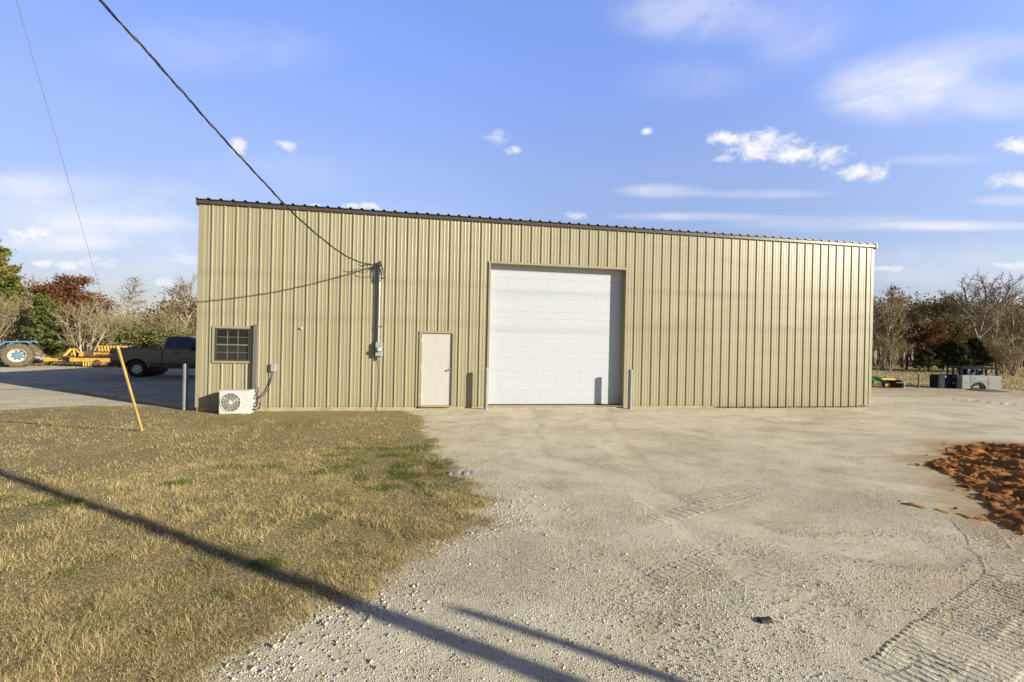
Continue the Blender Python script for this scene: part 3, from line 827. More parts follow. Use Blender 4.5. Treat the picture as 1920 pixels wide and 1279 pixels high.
# ------------------------------------------------------------------ things fixed to the front wall
o = empty('line_set_cover', (1.2, -.05, .42), label='tall grey metal cover box over pipes, right of the window', cat='pipe cover')
M_chase = mat('gray_painted_steel', (.15, .145, .125), .5, var=.08)
MB().box(-.05, .062, -.075, .048, 0, 1.82).build('cover', M_chase, o, bevel=.006)
MB().box(-.056, .068, -.081, .048, 1.8205, 1.84).build('cap', M_chase, o)
mb = MB()
for i in range(3): mb.tube([(-.02 + i * .03, -.02, -.004), (-.015 + i * .03, -.03, -.12), (-.03 + i * .04, -.05 - .02 * i, -.24), (-.06 + i * .03, -.10 - .04 * i, -.32)], .014, 8)
mb.each('pipe', M_black, o, smooth=True)

o = empty('disconnect_box', (1.665, -.035, .98), label='small grey electrical disconnect box with a cable hanging to the heat pump', cat='electrical box')
M_dbox = mat('light_gray_box', (.36, .365, .36), .45)
MB().box(-.06, .06, -.055, .034, 0, .215).build('box', M_dbox, o, bevel=.008)
MB().box(-.064, .064, -.066, -.0555, .02, .22).build('lid', M_dbox, o, bevel=.006)
MB().tube([(-.03, -.01, -.002), (-.04, -.012, -.12), (-.075, -.02, -.30), (-.14, -.03, -.50), (-.24, -.06, -.66), (-.34, -.12, -.73), (-.36, -.18, -.75)], .012, 8).build('whip', M_dark, o, smooth=True)

o = empty('wall_sensor', (2.35, -.01, 2.19), label='tiny round white fixture high on the wall between window and meter', cat='fixture')
MB().lathe([(-.045, .012), (-.04, .03), (-.02, .036), (.008, .036)], (0, 0, 0), 'y', 20).build('housing', M_cream, o, smooth=True)
MB().lathe([(-.052, .006), (-.046, .011)], (0, 0, 0), 'y', 12).build('lens', M_dark, o)

o = empty('electric_meter', (4.47, -.04, 1.45), label='grey electric meter box with round glass meter and a tall steel mast above', cat='meter')
MB().box(-.095, .095, -.115, .032, 0, .40).build('meter_box', M_gray, o, bevel=.01)
mt = MB().lathe([(-.02, .070), (0, .082), (.012, .082)], (0.02, -.128, .20), 'y', 28).build('meter_ring', M_chrome, o, smooth=True)
MB().lathe([(-.085, .03), (-.08, .055), (-.055, .062), (-.0205, .064)], (0.02, -.128, .20), 'y', 28).build('meter_glass', mat('meter_glass', (.62, .62, .58), .12, spec=.8), mt, smooth=True)
MB().box(-.0, .04, -.2155, -.213, .205, .228).build('dial', M_dark, mt)
MB().tube([(-.03, -.045, .401), (-.03, -.045, 2.56)], .037, 20).build('mast', M_galv, o, smooth=True)
MB().tube([(-.03, -.045, .401), (-.03, -.045, .44)], .05, 20).build('hub', M_galv, o, smooth=True)
mb = MB().lathe([(0, .052), (.03, .062), (.08, .058), (.13, .04), (.15, .012)], (-.03, -.05, 2.5605), 'z', 20)
mb.box(-.085, -.005, -.13, -.03, 2.545, 2.62)
mb.build('weatherhead', mat('dark_cast_metal', (.03, .03, .032), .5), o, smooth=True)
MB().box(-.075, .085, -.088, -.083, .84, .865).box(-.075, -.070, -.083, .03, .84, .865).box(.08, .085, -.083, .03, .84, .865).build('strap', M_galv, o)
MB().box(-.075, .085, -.088, -.083, 2.22, 2.245).box(-.075, -.070, -.083, .03, 2.22, 2.245).box(.08, .085, -.083, .03, 2.22, 2.245).build('strap', M_galv, o)
mb = MB()
loops = [[(-.05, -.10, 2.56), (-.14, -.16, 2.57), (-.32, -.22, 2.60), (-.50, -.25, 2.52), (-.62, -.28, 2.57)],
         [(-.05, -.12, 2.55), (-.18, -.20, 2.48), (-.30, -.24, 2.56), (-.55, -.24, 2.49)],
         [(.0, -.10, 2.60), (.05, -.13, 2.53), (.10, -.14, 2.42), (.14, -.14, 2.34)], [(.01, -.11, 2.58), (.06, -.14, 2.44), (.09, -.13, 2.26), (.12, -.12, 2.20)],
         [(-.03, -.12, 2.56), (.02, -.15, 2.40), (.04, -.14, 2.24), (.0, -.10, 2.12), (-.06, -.11, 2.2)], [(-.06, -.11, 2.55), (-.09, -.12, 2.40), (-.06, -.10, 2.22), (-.01, -.1, 2.16)],
         [(-.05, -.10, 2.33), (-.20, -.24, 2.38), (-.34, -.30, 2.50)]]
for l in loops: mb.tube(l, .009, 6)
mb.each('service_wire', M_black, o, smooth=True)
MB().box(-.115, -.055, -.02, .034, -.12, -.06).build('tag_plate', mat('brown_tag', (.10, .045, .025), .6), o)
MB().tube([(.045, -.05, -.002), (.045, -.02, -.12), (.04, -.005, -.5), (.035, -.005, -1.2), (.02, -.008, -1.36), (.018, -.01, -1.62)], .009, 8).build('ground_wire', mat('weathered_wire', (.40, .38, .30), .5), o, smooth=True)

# ------------------------------------------------------------------ heat pump
o = empty('heat_pump', (.90, -.40, -.135), label='white heat pump unit with round fan grille standing below the window', cat='air conditioner')
M_ac = mat('white_heat_pump', (.60, .595, .565), .4, var=.03)
body = MB()
body.box(-.39, .36, -.15, .17, .025, .635)
ab = body.build('body', M_ac, o, bevel=.022)
MB().box(-.40, .37, -.158, .178, .6355, .65).build('lid', M_ac, o, bevel=.006)
MB().box(.3605, .40, -.14, .16, .08, .58).build('valve_cover', M_ac, o, bevel=.008)
FC = (-.10, -.152, .335)
circ = lambda r, y, n=40: [(FC[0] + r * math.cos(2 * math.pi * k / n), y, FC[2] + r * math.sin(2 * math.pi * k / n)) for k in range(n + 1)]
MB().lathe([(-.002, .243), (-.001, .243)], (FC[0], -.1505, FC[2]), 'y', 40).build('fan_opening', mat('fan_well', (.15, .14, .10), .7), o)
MB().tube(circ(.245, -.156), .010, 8, cap=False).build('fan_ring', M_ac, o, smooth=True)
mb = MB()
for k in range(3):
    a = 2 * math.pi * k / 3 + .4; c2, s2 = math.cos(a), math.sin(a); n2, n3 = -s2, c2
    mb.add([(FC[0] + .04 * c2, -.156, FC[2] + .04 * s2), (FC[0] + .20 * c2 - .05 * n2, -.1545, FC[2] + .20 * s2 - .05 * n3), (FC[0] + .21 * c2 + .05 * n2, -.158, FC[2] + .21 * s2 + .05 * n3)], [(0, 1, 2)])
mb.each('fan_blade', mat('fan_blade', (.33, .32, .27), .5), o)
mb = MB()
for k in range(14):
    a = 2 * math.pi * k / 14; c2, s2 = math.cos(a), math.sin(a); c3, s3 = math.cos(a + .22), math.sin(a + .22)
    mb.bar((FC[0] + .04 * c2, -.172, FC[2] + .04 * s2), (FC[0] + .243 * c3, -.163, FC[2] + .243 * s3), .009, .005, up=(0, 1, 0))
for r_ in (.11, .175): mb.tube(circ(r_, -.170), .0028, 4, cap=False)
mb.lathe([(-.010, .04), (-.006, .048), (.0, .048)], (FC[0], -.170, FC[2]), 'y', 24)
mb.build('fan_grille', M_ac, o)
for x in (-.27, .24): MB().box(x - .05, x + .05, -.17, .19, 0, .0245).build('foot', M_gray, o, bevel=.006)
mb = MB()
for i, z in enumerate((.22, .30, .42, .50)): mb.tube([(.401, -.05 + .02 * i, z), (.46, -.05, z - .01), (.50, .0, z + .03), (.47, .10, z + .12 + .03 * i)], .013, 8)
mb.tube([(.401, -.1, .16), (.48, -.12, .13), (.56, -.02, .16), (.52, .1, .3)], .016, 8)
mb.each('hose', M_black, o, smooth=True)
mb = MB()
for z in (.24, .44): mb.tube([(.401, -.04, z), (.44, -.04, z)], .02, 8)
mb.tube([(.52, -.03, .20), (.58, -.02, .215)], .028, 8)
mb.each('valve', M_galv, o, smooth=True)

# ------------------------------------------------------------------ bollards
M_pipe = mat('weathered_gray_pipe', (.25, .265, .265), .55, metal=.2, var=.15, scale=9, bump=.2, dirt=((.26, .22, .16), .5))
def bollard(x, y, z0, z1, r, label):
    o = empty('bollard', (x, y, z0), label=label, cat='bollard', group='steel pipe bollards in front of the building')
    MB().tube([(0, 0, -.3), (0, 0, z1 - z0)], r, 24).build('pipe', M_pipe, o, smooth=True)
    MB().lathe([(0, r - .006), (.018, r - .012), (.03, r * .5), (.034, .01)], (0, 0, z1 - z0 + .0005), 'z', 24).build('cap', M_conc, o, smooth=True)
bollard(7.535, -.34, -.05, 1.14, .060, 'grey steel bollard at the left jamb of the garage door')
bollard(11.985, -.34, -.05, 1.14, .070, 'grey steel bollard at the right jamb of the garage door')
bollard(-.70, .30, -.13, 1.12, .066, 'pale grey steel bollard standing off the building corner near the heat pump')

# ------------------------------------------------------------------ overhead cable, guy wire, poles outside the picture
A0 = np.array([4.30, -.17, 4.02]); P0 = np.array([-.30, -13.3, 11.5])
WPT = [(187, 0), (245, 65), (300, 127), (350, 177), (420, 257), (490, 340), (530, 382), (575, 425), (625, 459), (655, 485)]
nn = np.array([-(P0[1] - A0[1]), P0[0] - A0[0], 0]); hh, zz = [0, 0], [A0[2], A0[2]]
for x, y in WPT:
    d = ray(x, y); tt = ((A0 - CAM) @ nn) / (d @ nn); p = CAM + tt * d
    hh.append(np.hypot(p[0] - A0[0], p[1] - A0[1])); zz.append(p[2])
cf = np.polyfit(hh, zz, 3); H = np.hypot(P0[0] - A0[0], P0[1] - A0[1]); NW = 150
hs_ = np.linspace(0, H, NW); dirh = np.array([(P0[0] - A0[0]) / H, (P0[1] - A0[1]) / H, 0]); sidev = np.array([-dirh[1], dirh[0], 0])
line = A0[None] * [1, 1, 0] + hs_[:, None] * dirh[None]; line[:, 2] = np.polyval(cf, hs_); line[0, 2] = A0[2]
cable = empty('service_drop_cable', tuple(A0), label='twisted black service cable sagging from the top left down to the mast', cat='cable')
M_bare = mat('bare_aluminium_wire', (.24, .24, .25), .4, metal=.6)
for k, (nme, r_, mm) in enumerate((('insulated_wire', .0095, M_black), ('insulated_wire', .0095, M_black), ('neutral_wire', .006, M_bare))):
    ph = hs_ * 2 * math.pi / .62 + k * 2.1 + .8 * np.sin(hs_ * 1.3)
    amp = .013
    pts = line + sidev[None] * (amp * np.cos(ph))[:, None]; pts[:, 2] += amp * np.sin(ph) + .006 * np.sin(hs_ * 3.1)
    MB().tube(pts - A0, r_, 6).build(nme, mm, cable, smooth=True)
MB().tube([(0, 0, 0), (.06, .05, .0), (.11, .08, -.01)], .016, 8).build('clamp', M_galv, cable, smooth=True)

GB = gp(267, 811, -.14); nn = np.cross(ray(33, 0), ray(222, 655))
gy_, gz_ = -12.3, 9.0; gxp = (nn @ CAM - nn[1] * gy_ - nn[2] * gz_) / nn[0]; GT = np.array([gxp, gy_, gz_])
guy = empty('guy_wire', tuple(GB), label='thin guy wire running up to the left from its yellow plastic guard in the lawn', cat='guy wire')
dv = (GT - GB); Ld = np.linalg.norm(dv); dv /= Ld
MB().tube([dv * 0.0 + [0, 0, -.1], dv * Ld], .0020, 6).build('wire', M_galv, guy)
# guard length from where its top shows
best = min(np.arange(1.0, 4.0, .02), key=lambda s: abs(((CAM[2] - (GB + dv * s)[2])) / ((GB + dv * s - CAM) @ FWD) - ((652 - 640.5 + (960 - 222) * .0214) / FPX)))
M_yel = mat('yellow_guard', (.72, .49, .14), .45, var=.10, scale=3, dirt=((.55, .33, .10), .5))
GL = float(best)
MB().tube([dv * -.05, dv * GL], .022, 14).build('guard', M_yel, guy, smooth=True)
MB().lathe([(-.01, .016), (.02, .012)], tuple(dv * (GL + .02)), 'z', 10).build('guard_clip', M_galv, guy)

M_wood = mat('weathered_pole_wood', (.14, .095, .06), .9, var=.3, scale=5, bump=.6, bscale=30)
def pole(x, y, hgt, r, label, arm=False):
    o = empty('utility_pole', (x, y, -.2), label=label, cat='utility pole')
    MB().tube([(0, 0, 0), (0, 0, hgt)], [r, r * .72], 16).build('shaft', M_wood, o, smooth=True)
    if arm:
        MB().bar((-1.0, .0, hgt - .5), (1.0, .0, hgt - .5), .1, .12).build('crossarm', M_wood, o)
        for k in (-.85, .85): MB().lathe([(0, .03), (.05, .05), (.1, .03), (.13, .02)], (k, 0, hgt - .435), 'z', 12).build('insulator', M_gray, o, smooth=True)
    return o
pole(P0[0] - .12, P0[1], float(line[-1, 2]) + .9, .13, 'wooden pole carrying the service cable, left of the viewpoint')
pole(GT[0] - .05, GT[1] - .12, 9.6, .13, 'wooden pole held by the guy wire, left of the viewpoint')
d1 = np.array([.6, -.43]); s1 = gp(1060, 1279)[:2] + SUN_H * 7.5
pole(s1[0], s1[1], 12.2, .088, 'wooden utility pole behind the viewpoint casting the long shadow', arm=False)
s2 = gp(1275, 1279)[:2] + SUN_H * 7.2
pole(s2[0], s2[1], 2.78, .062, 'short wooden post beside the utility pole behind the viewpoint')

for zc, yo, lb in ((10.55, 0.0, 'lower overhead power line passing behind the viewpoint'), (11.68, .25, 'upper overhead power line passing behind the viewpoint')):
    o = empty('power_line', (s1[0], s1[1] + .12 + yo * .0, zc), label=lb, cat='power line')
    MB().tube([(x - s1[0], .02 * (x - s1[0]) * 0 + .05, .0009 * (x - 30) ** 2 - .25) for x in range(-20, 81, 4)], .0105, 8).build('conductor', M_black, o, smooth=True)
# thin edging strip along the shaded lot
e1, e3 = gp(120, 731), gp(343, 766); M_edge = mat('weathered_timber', (.42, .37, .27), .8, var=.2, scale=8)
o = empty('edging_strip', tuple(e1), label='thin pale timber edging strip between lawn and shaded gravel lot', cat='edging')
v = e3 - e1; mb = MB(); nseg = 4
for k in range(nseg): mb.bar(tuple(v * (k / nseg) + [0, 0, .05]), tuple(v * ((k + .985) / nseg) + [0, 0, .05 + .006 * (k % 2)]), .06, .10)
mb.each('board', M_edge, o)
# small things on the ground
c = gp(1433, 1168); o = MB()
o.add([(-.055, -.03, 0), (.06, -.035, 0), (.065, .025, 0), (-.05, .035, 0), (-.045, -.024, .022), (.05, -.026, .03), (.052, .018, .026), (-.038, .026, .018)], [(3, 2, 1, 0), (4, 5, 6, 7), (0, 1, 5, 4), (1, 2, 6, 5), (2, 3, 7, 6), (3, 0, 4, 7)])
ob = o.build('clod', mat('dark_clod', (.055, .045, .035), .95, var=.4, scale=30, bump=.6), bevel=.006); ob.location = (c[0], c[1], ground_z(c[0], c[1]) - .002); tag(ob, 'small dark flat clod lying alone on the gravel drive', 'clod')
c = gp(868, 890); o = MB()
for k, (x, y, s) in enumerate([(-.20, -.03, .05), (-.09, .01, .08), (.05, .0, .08), (.16, .03, .05)]):
    a = [(x + s * math.cos(2 * math.pi * j / 9) * (.8 + .35 * random.random()), y + s * .5 * math.sin(2 * math.pi * j / 9) * (.8 + .4 * random.random())) for j in range(9)]
    o.add([(p, q_, 0) for p, q_ in a] + [(x + (p - x) * .62, y + (q_ - y) * .62, .05 + .02 * random.random()) for p, q_ in a], [tuple(reversed(range(9)))] + [(j, (j + 1) % 9, 9 + (j + 1) % 9, 9 + j) for j in range(9)] + [tuple(9 + j for j in range(9))])
ob = o.build('flat_rock', mat('gray_broken_concrete', (.20, .20, .19), .9, var=.3, scale=20, bump=.7), bevel=.01); ob.location = (c[0], c[1], ground_z(c[0], c[1])); tag(ob, 'flat grey broken concrete lying where lawn meets gravel', 'rock')

# ------------------------------------------------------------------ vehicles and machines
def arc(cx, cz, r, a0, a1, n=14):
    return [(cx + r * math.cos(a0 + (a1 - a0) * k / n), cz + r * math.sin(a0 + (a1 - a0) * k / n)) for k in range(n + 1)]


M_rubber = mat('tyre_rubber', (.022, .021, .02), .85, var=.25, scale=20)
def wheel(parent, c, r, w, rim_r, rim_mat, side=-1, hub=None, lug=0, tyre_mat=None, spokes=5, dish=.42):
    """c: hub centre; outer face towards y*side"""
    h = w / 2
    prof = [(-h * .82, rim_r), (-h, rim_r * 1.06), (-h * 1.0, r * .86), (-h * .86, r * .97), (-h * .55, r), (h * .55, r), (h * .86, r * .97), (h, r * .86), (h, rim_r * 1.06), (h * .82, rim_r)]
    w_ = MB().lathe(prof, (0, 0, 0), 'y', 40, cap=False)
    if lug:
        for k in range(lug):
            for s in (-1, 1):
                a = 2 * math.pi * (k + (.5 if s > 0 else 0)) / lug; a2 = a + .16
                p0 = Vector((r * 1.0 * math.cos(a), s * h * .05, r * 1.0 * math.sin(a))); p1 = Vector((r * .985 * math.cos(a2), s * h * .98, r * .985 * math.sin(a2)))
                w_.bar(p0, p1, .045, .075, up=(math.cos(a), 0, math.sin(a)))
    tmp = empty('wheel', c, label=None)
    tmp.parent = parent
    w_.build('tyre', tyre_mat or M_rubber, tmp, smooth=not lug)
    f = side * h
    rim = MB().lathe([(f * .80, rim_r * .985), (f * .86, rim_r * .94), (f * (dish + .03), rim_r * .82), (f * dish, rim_r * .5), (f * (dish + .2), rim_r * .42), (f * (dish + .28), rim_r * .25), (f * (dish + .28), .004)], (0, 0, 0), 'y', 40, cap=False)
    rm = rim.build('rim', rim_mat, tmp, smooth=True)
    mb = MB()
    for k in range(spokes):
        a = 2 * math.pi * k / spokes + .3
        mb.lathe([(f * (dish + .055), rim_r * .10), (f * (dish + .02), rim_r * .10)], (rim_r * .66 * math.cos(a), 0, rim_r * .66 * math.sin(a)), 'y', 12)
    mb.each('rim_hole', M_dark, rm)
    if hub: MB().lathe([(f * (dish + .05), rim_r * .58), (f * (dish + .30), rim_r * .54), (f * (dish + .36), rim_r * .2), (f * (dish + .36), .01)], (0, 0, 0), 'y', 24).build('hub_cap', hub, tmp, smooth=True)
    return tmp


M_truck = mat('dark_gray_car_paint', (.048, .049, .051), .24, var=.01, spec=.6, coat=.6)
M_truck2 = mat('charcoal_lower_paint', (.022, .021, .021), .35, var=.06)
M_tint = mat('tinted_car_glass', (.012, .016, .02), .05, spec=.8)
M_red = mat('red_lamp_lens', (.30, .012, .012), .2)
M_alu = mat('silver_wheel', (.42, .43, .45), .3, metal=.6)
tr = empty('pickup_truck', (-7.75, 11.45, -.13), label='dark grey pickup truck parked in the shade behind the left corner of the building', cat='pickup truck')
bed = [(-1.06, .66), (-1.09, .80), (-1.08, 1.34), (1.075, 1.355), (1.075, .50), (.52, .50)] + arc(0, .40, .50, .2, math.pi - .2) + [(-.52, .55), (-.98, .58)]
MB().prism(bed, -.985, .985).build('bed', M_truck, tr, bevel=.02)
MB().box(-1.075, 1.07, -.99, -.90, 1.3555, 1.385).box(-1.075, 1.07, .90, .99, 1.3555, 1.385).box(-1.085, -1.03, -.8995, .8995, 1.3555, 1.38).each('bed_rail', M_dark, tr, bevel=.008)
low = [(1.10, .44), (1.10, 1.375), (2.86, 1.375), (3.05, 1.30), (4.18, 1.20), (4.36, 1.05), (4.38, .52), (3.95, .50)] + arc(3.40, .40, .50, .2, math.pi - .2) + [(2.86, .50), (2.84, .44)]
MB().prism(low, -.985, .985).build('body', M_truck, tr, bevel=.02)
gh = [(1.11, 1.376), (1.17, 1.86), (1.25, 1.945), (1.45, 1.975), (2.10, 1.975), (2.32, 1.93), (2.98, 1.376)]
mb = MB(); yz = lambda z: .955 - (z - 1.376) * .34
for s in (-1, 1): mb.v += [(x, s * yz(z), z) for x, z in gh]
n = len(gh); mb.f += [tuple(range(n)), tuple(reversed(range(n, 2 * n)))] + [(k, k + n, (k + 1) % n + n, (k + 1) % n) for k in range(n)]
mb.build('cab', M_truck, tr, bevel=.02)
def pane(poly, side, off=.004):
    return MB().add([(x, side * (yz(z) + off), z) for x, z in poly] + [(x, side * (yz(z) - .01), z) for x, z in poly],
                    [tuple(range(len(poly)))] + [(k, (k + 1) % len(poly), len(poly) + (k + 1) % len(poly), len(poly) + k) for k in range(len(poly))])
for s in (-1, 1):
    pane([(1.20, 1.40), (1.25, 1.86), (1.53, 1.905), (1.53, 1.40)], s).build('quarter_window', M_tint, tr)
    pane([(1.60, 1.40), (1.60, 1.905), (2.08, 1.905), (2.24, 1.86), (2.72, 1.43), (2.70, 1.36), (2.30, 1.33), (2.16, 1.395)], s, .006).build('door_window', M_tint, tr)
MB().add([(2.36, -.66, 1.91), (2.99, -.86, 1.385), (2.99, .86, 1.385), (2.36, .66, 1.91)], [(0, 1, 2, 3)]).build('windscreen', M_tint, tr, loc=(.008, 0, .008))
MB().add([(1.12, -.76, 1.44), (1.12, .76, 1.44), (1.165, .66, 1.84), (1.165, -.66, 1.84)], [(0, 1, 2, 3)]).build('rear_window', M_tint, tr, loc=(-.008, 0, 0))
mb = MB()
for s in (-1, 1):
    y0, y1 = (-.992, -.9856) if s < 0 else (.9856, .992)
    mb.prism([(-1.0, .585), (-1.03, .80), (-.60, .80), (-.52, .66), (-.52, .56)], y0, y1).prism([(.54, .505), (.56, .72), (1.07, .72), (1.07, .505)], y0, y1).prism([(1.105, .445), (1.105, .72), (2.80, .72), (2.84, .505), (2.8, .445)], y0, y1)
mb.each('lower_trim', M_truck2, tr)
mb = MB()
for s in (-.993, .9862):
    for r0, r1, c0 in ((.50, .545, 0.0), (.50, .545, 3.40)):
        a = arc(c0, .40, r1, .15, math.pi - .15) + list(reversed(arc(c0, .40, r0, .15, math.pi - .15)))
        mb.prism(a, s, s + .007)
mb.each('wheel_arch_trim', M_truck, tr)
MB().box(1.572, 1.582, -.988, -.9855, .48, 1.37).box(2.70, 2.708, -.988, -.9855, .52, 1.37).each('door_seam', M_dark, tr)
MB().box(1.64, 1.86, -1.012, -.986, 1.135, 1.20).build('door_handle', M_dark, tr, bevel=.01)
for s in (-1, 1):
    MB().box(2.32, 2.46, s * 1.12 - .10, s * 1.12 + .10, 1.31, 1.58).box(2.36, 2.42, min(s * .96, s * 1.02), max(s * .96, s * 1.02), 1.34, 1.38).build('mirror', M_dark, tr, bevel=.03)
    MB().box(-1.10, -.98, s * .90 - .095, s * .90 + .095, .90, 1.22).build('taillight', M_red, tr, bevel=.012)
    MB().box(-1.103, -.975, s * .90 - .098, s * .90 + .098, 1.02, 1.075).build('reverse_lamp', mat('white_lamp_lens', (.6, .58, .55), .2), tr, bevel=.008)
    MB().box(4.25, 4.385, s * .78 - .15, s * .78 + .15, .86, 1.08).build('headlight', mat('clear_lamp', (.6, .62, .64), .1), tr, bevel=.02)
MB().box(-1.22, -1.06, -.93, .93, .52, .70).build('rear_bumper', M_truck2, tr, bevel=.03)
MB().box(-1.32, -1.221, -.05, .05, .42, .50).tube([(-1.29, 0, .5), (-1.29, 0, .58)], .025, 10).build('tow_hitch', M_dark, tr)
MB().box(4.30, 4.46, -.93, .93, .48, .74).build('front_bumper', M_truck2, tr, bevel=.03)
MB().box(-.95, 4.2, -.62, .62, .44, .62).box(-.2, .2, -.8, .8, .34, .46).build('chassis', M_dark, tr)
MB().lathe([(-.80, .47), (.80, .47)], (0, 0, .47), 'y', 24).lathe([(-.80, .47), (.80, .47)], (3.4, 0, .47), 'y', 24).each('wheel_well', M_dark, tr)
for x in (0, 3.40):
    for s in (-1, 1): wheel(tr, (x, s * .84, .395), .395, .27, .235, M_alu, s)

# blue tractor whose rear stands at the left edge of the picture; it faces left
M_blue = mat('faded_blue_tractor_paint', (.085, .215, .335), .5, var=.18, scale=4, dirt=((.20, .16, .11), .35))
M_rimw = mat('rusty_white_rim', (.66, .60, .48), .6, var=.12, scale=9, dirt=((.22, .10, .05), .75))
M_mud = mat('dusty_tyre', (.13, .105, .065), .95, var=.25, scale=8)
M_bluedust = mat('dusty_blue_hub', (.11, .20, .28), .6, var=.15)
tc_ = empty('tractor', (-17.42, 17.1, -.13), rz=R(23), label='old blue farm tractor at left with big muddy rear tyre and white rim', cat='tractor')
for s in (-1, 1): wheel(tc_, (0, s * .62, .69), .65, .42, .39, M_rimw, s, hub=M_bluedust, lug=18, tyre_mat=M_mud, spokes=8, dish=.05)
for s in (-1, 1): wheel(tc_, (-2.35, s * .72, .44), .43, .26, .24, M_rimw, s, lug=14, tyre_mat=M_mud)
for s in (-1, 1):
    y0, y1 = (-.85, -.44) if s < 0 else (.44, .85)
    outer = [(-1.15, .78), (-.98, 1.0), (-.60, 1.36), (-.48, 1.47), (.38, 1.50), (.50, 1.46), (.52, 1.36)]; inner = [(.46, 1.37), (.36, 1.43), (-.42, 1.41), (-.55, 1.30), (-.92, .95), (-1.08, .75)]
    MB().prism(outer + inner, y0, y1).build('fender', M_blue, tc_, bevel=.012)
MB().prism([(-.35, .50), (-.35, 1.0), (.28, .95), (.34, .55), (.2, .45)], -.40, .40).box(-1.6, -.3501, -.28, .28, .46, .86).build('transmission', mat('greasy_castings', (.045, .05, .06), .7, var=.3), tc_, bevel=.02)
MB().prism([(-2.95, .70), (-2.98, 1.30), (-2.8, 1.40), (-1.35, 1.46), (-1.3, .90), (-1.6, .865), (-1.6, .7)], -.33, .33).build('hood', M_blue, tc_, bevel=.04)
MB().prism([(-.45, 1.02), (-.45, 1.12), (.1, 1.15), (.16, 1.55), (.24, 1.55), (.22, 1.02)], -.24, .24).build('seat', M_dark, tc_, bevel=.03)
MB().tube([(-1.3, 0, 1.3), (-.95, 0, 1.52)], .025, 8).tube([(-.95 + .09 * math.cos(a) * .6, .19 * math.sin(a), 1.52 + .10 * math.cos(a)) for a in [k * math.pi / 10 for k in range(21)]], .014, 6).build('steering_wheel', M_dark, tc_, smooth=True)
MB().box(-2.2, -1.05, -.66, .66, 2.62, 2.72).build('canopy', M_blue, tc_, bevel=.03)
mb = MB()
for s in (-1, 1): mb.bar((-1.9, s * .45, 1.2), (-1.6, s * .5, 2.62), .06, .06)
mb.each('canopy_post', M_blue, tc_)
MB().tube([(-2.2, .15, 1.4), (-2.2, .15, 2.1)], .035, 10).build('exhaust', M_dark, tc_)
mb = MB()
for s in (-1, 1): mb.bar((.3, s * .3, .62), (.95, s * .38, .50), .05, .07).bar((.25, s * .34, 1.0), (.72, s * .36, .60), .04, .05)
mb.bar((.2, 0, .42), (.92, 0, .44), .08, .06)
mb.each('hitch_arm', M_gray, tc_)
MB().bar((.86, -.3, .52), (.82, -.3, .98), .05, .10).build('top_link', mat('rusty_link', (.20, .10, .05), .8), tc_)

# yellow towed implement behind the tractor
M_cat = mat('worn_yellow_machine_paint', (.60, .375, .085), .5, var=.15, scale=4, dirt=((.22, .12, .045), .6))
M_rust = mat('rusty_brown_steel', (.13, .07, .035), .8, var=.3)
im = empty('towed_implement', (-15.0, 17.6, -.13), label='worn yellow towed machine with slatted rake between tractor and pickup', cat='farm implement')
fr = MB().box(-1.55, -.55, -.16, .16, .33, .50).bar((-1.9, 0, .42), (-1.5, 0, .42), .14, .12)
fr.box(.0, 2.6, -.55, -.38, .33, .56).box(.0, 2.6, .38, .55, .33, .56).box(-.02, .18, -.3795, .3795, .34, .55).box(2.3, 2.5, -.3795, .3795, .34, .55)
fr.build('frame', M_cat, im, bevel=.012)
MB().lathe([(-.09, .14), (.09, .14)], (-1.42, -.165, .42), 'y', 20).lathe([(-.06, .09), (.06, .09)], (-1.9, 0, .42), 'y', 18).each('hitch_ring', M_cat, im, bevel=.01)
MB().box(-.55, .0, -.24, .24, .30, .60).box(-.40, .02, -.5, .5, .56, .66).each('pivot_block', M_rust, im, bevel=.02)
mb = MB()
for s in (-1, 1): mb.bar((-.52, s * .22, .60), (-.20, s * .12, 1.07), .08, .13).bar((.10, s * .30, .66), (-.12, s * .12, 1.07), .08, .10)
mb.box(-.26, .08, -.15, .15, 1.0, 1.08).bar((-.12, 0, 1.07), (.2, 0, .80), .1, .08)
mb.build('mast', M_cat, im, bevel=.01)
MB().prism([(.25, .62), (.32, .84), (.50, .93), (1.0, .95), (1.15, .84), (1.15, .62)], -.30, .30).build('gearbox_cover', M_cat, im, bevel=.03)
MB().prism([(.56, .63), (.56, .93), (.70, .955), (1.08, .95), (1.08, .63)], -.315, .315).build('cover_band', M_rust, im, bevel=.02)
MB().bar((1.16, -.20, .86), (2.55, -.20, .90), .16, .17).bar((1.16, .20, .86), (2.55, .20, .90), .16, .17).each('boom', M_cat, im, bevel=.012)
MB().tube([(1.2, -.32, .70), (1.7, -.32, .74)], .06, 12).tube([(1.7, -.32, .74), (2.3, -.32, .80)], .03, 10).each('hydraulic_ram', M_rust, im, smooth=True)
mb = MB()
for k in range(9):
    x = 1.42 + k * .16
    mb.bar((x + .05, -.42, .96), (x - .04, -.42, 1.30), .06, .07)
mb.box(1.36, 2.85, -.36, -.28, 1.20, 1.29).box(1.40, 2.85, -.38, -.28, .94, 1.0)
mb.build('slatted_rake', M_cat, im)
mb = MB()
for k in range(4): mb.bar((.62 + k * .13, -.45, .33), (.70 + k * .13, -.50, .07), .05, .06)
mb.prism([(1.15, .30), (1.3, .10), (2.35, .06), (2.5, .30)], -.5, -.36)
mb.each('ripper_shank', M_cat, im)
MB().lathe([(-.06, .19), (.06, .19)], (1.45, -.57, .28), 'y', 20).box(.5, 2.5, -.3, .3, .04, .10).each('skid_roller', M_rust, im)


# ------------------------------------------------------------------ right side: machines by the field
def site(px, py):
    p = gp(px, py, -.14); Z = (p - CAM) @ FWD
    return p, Z / FPX


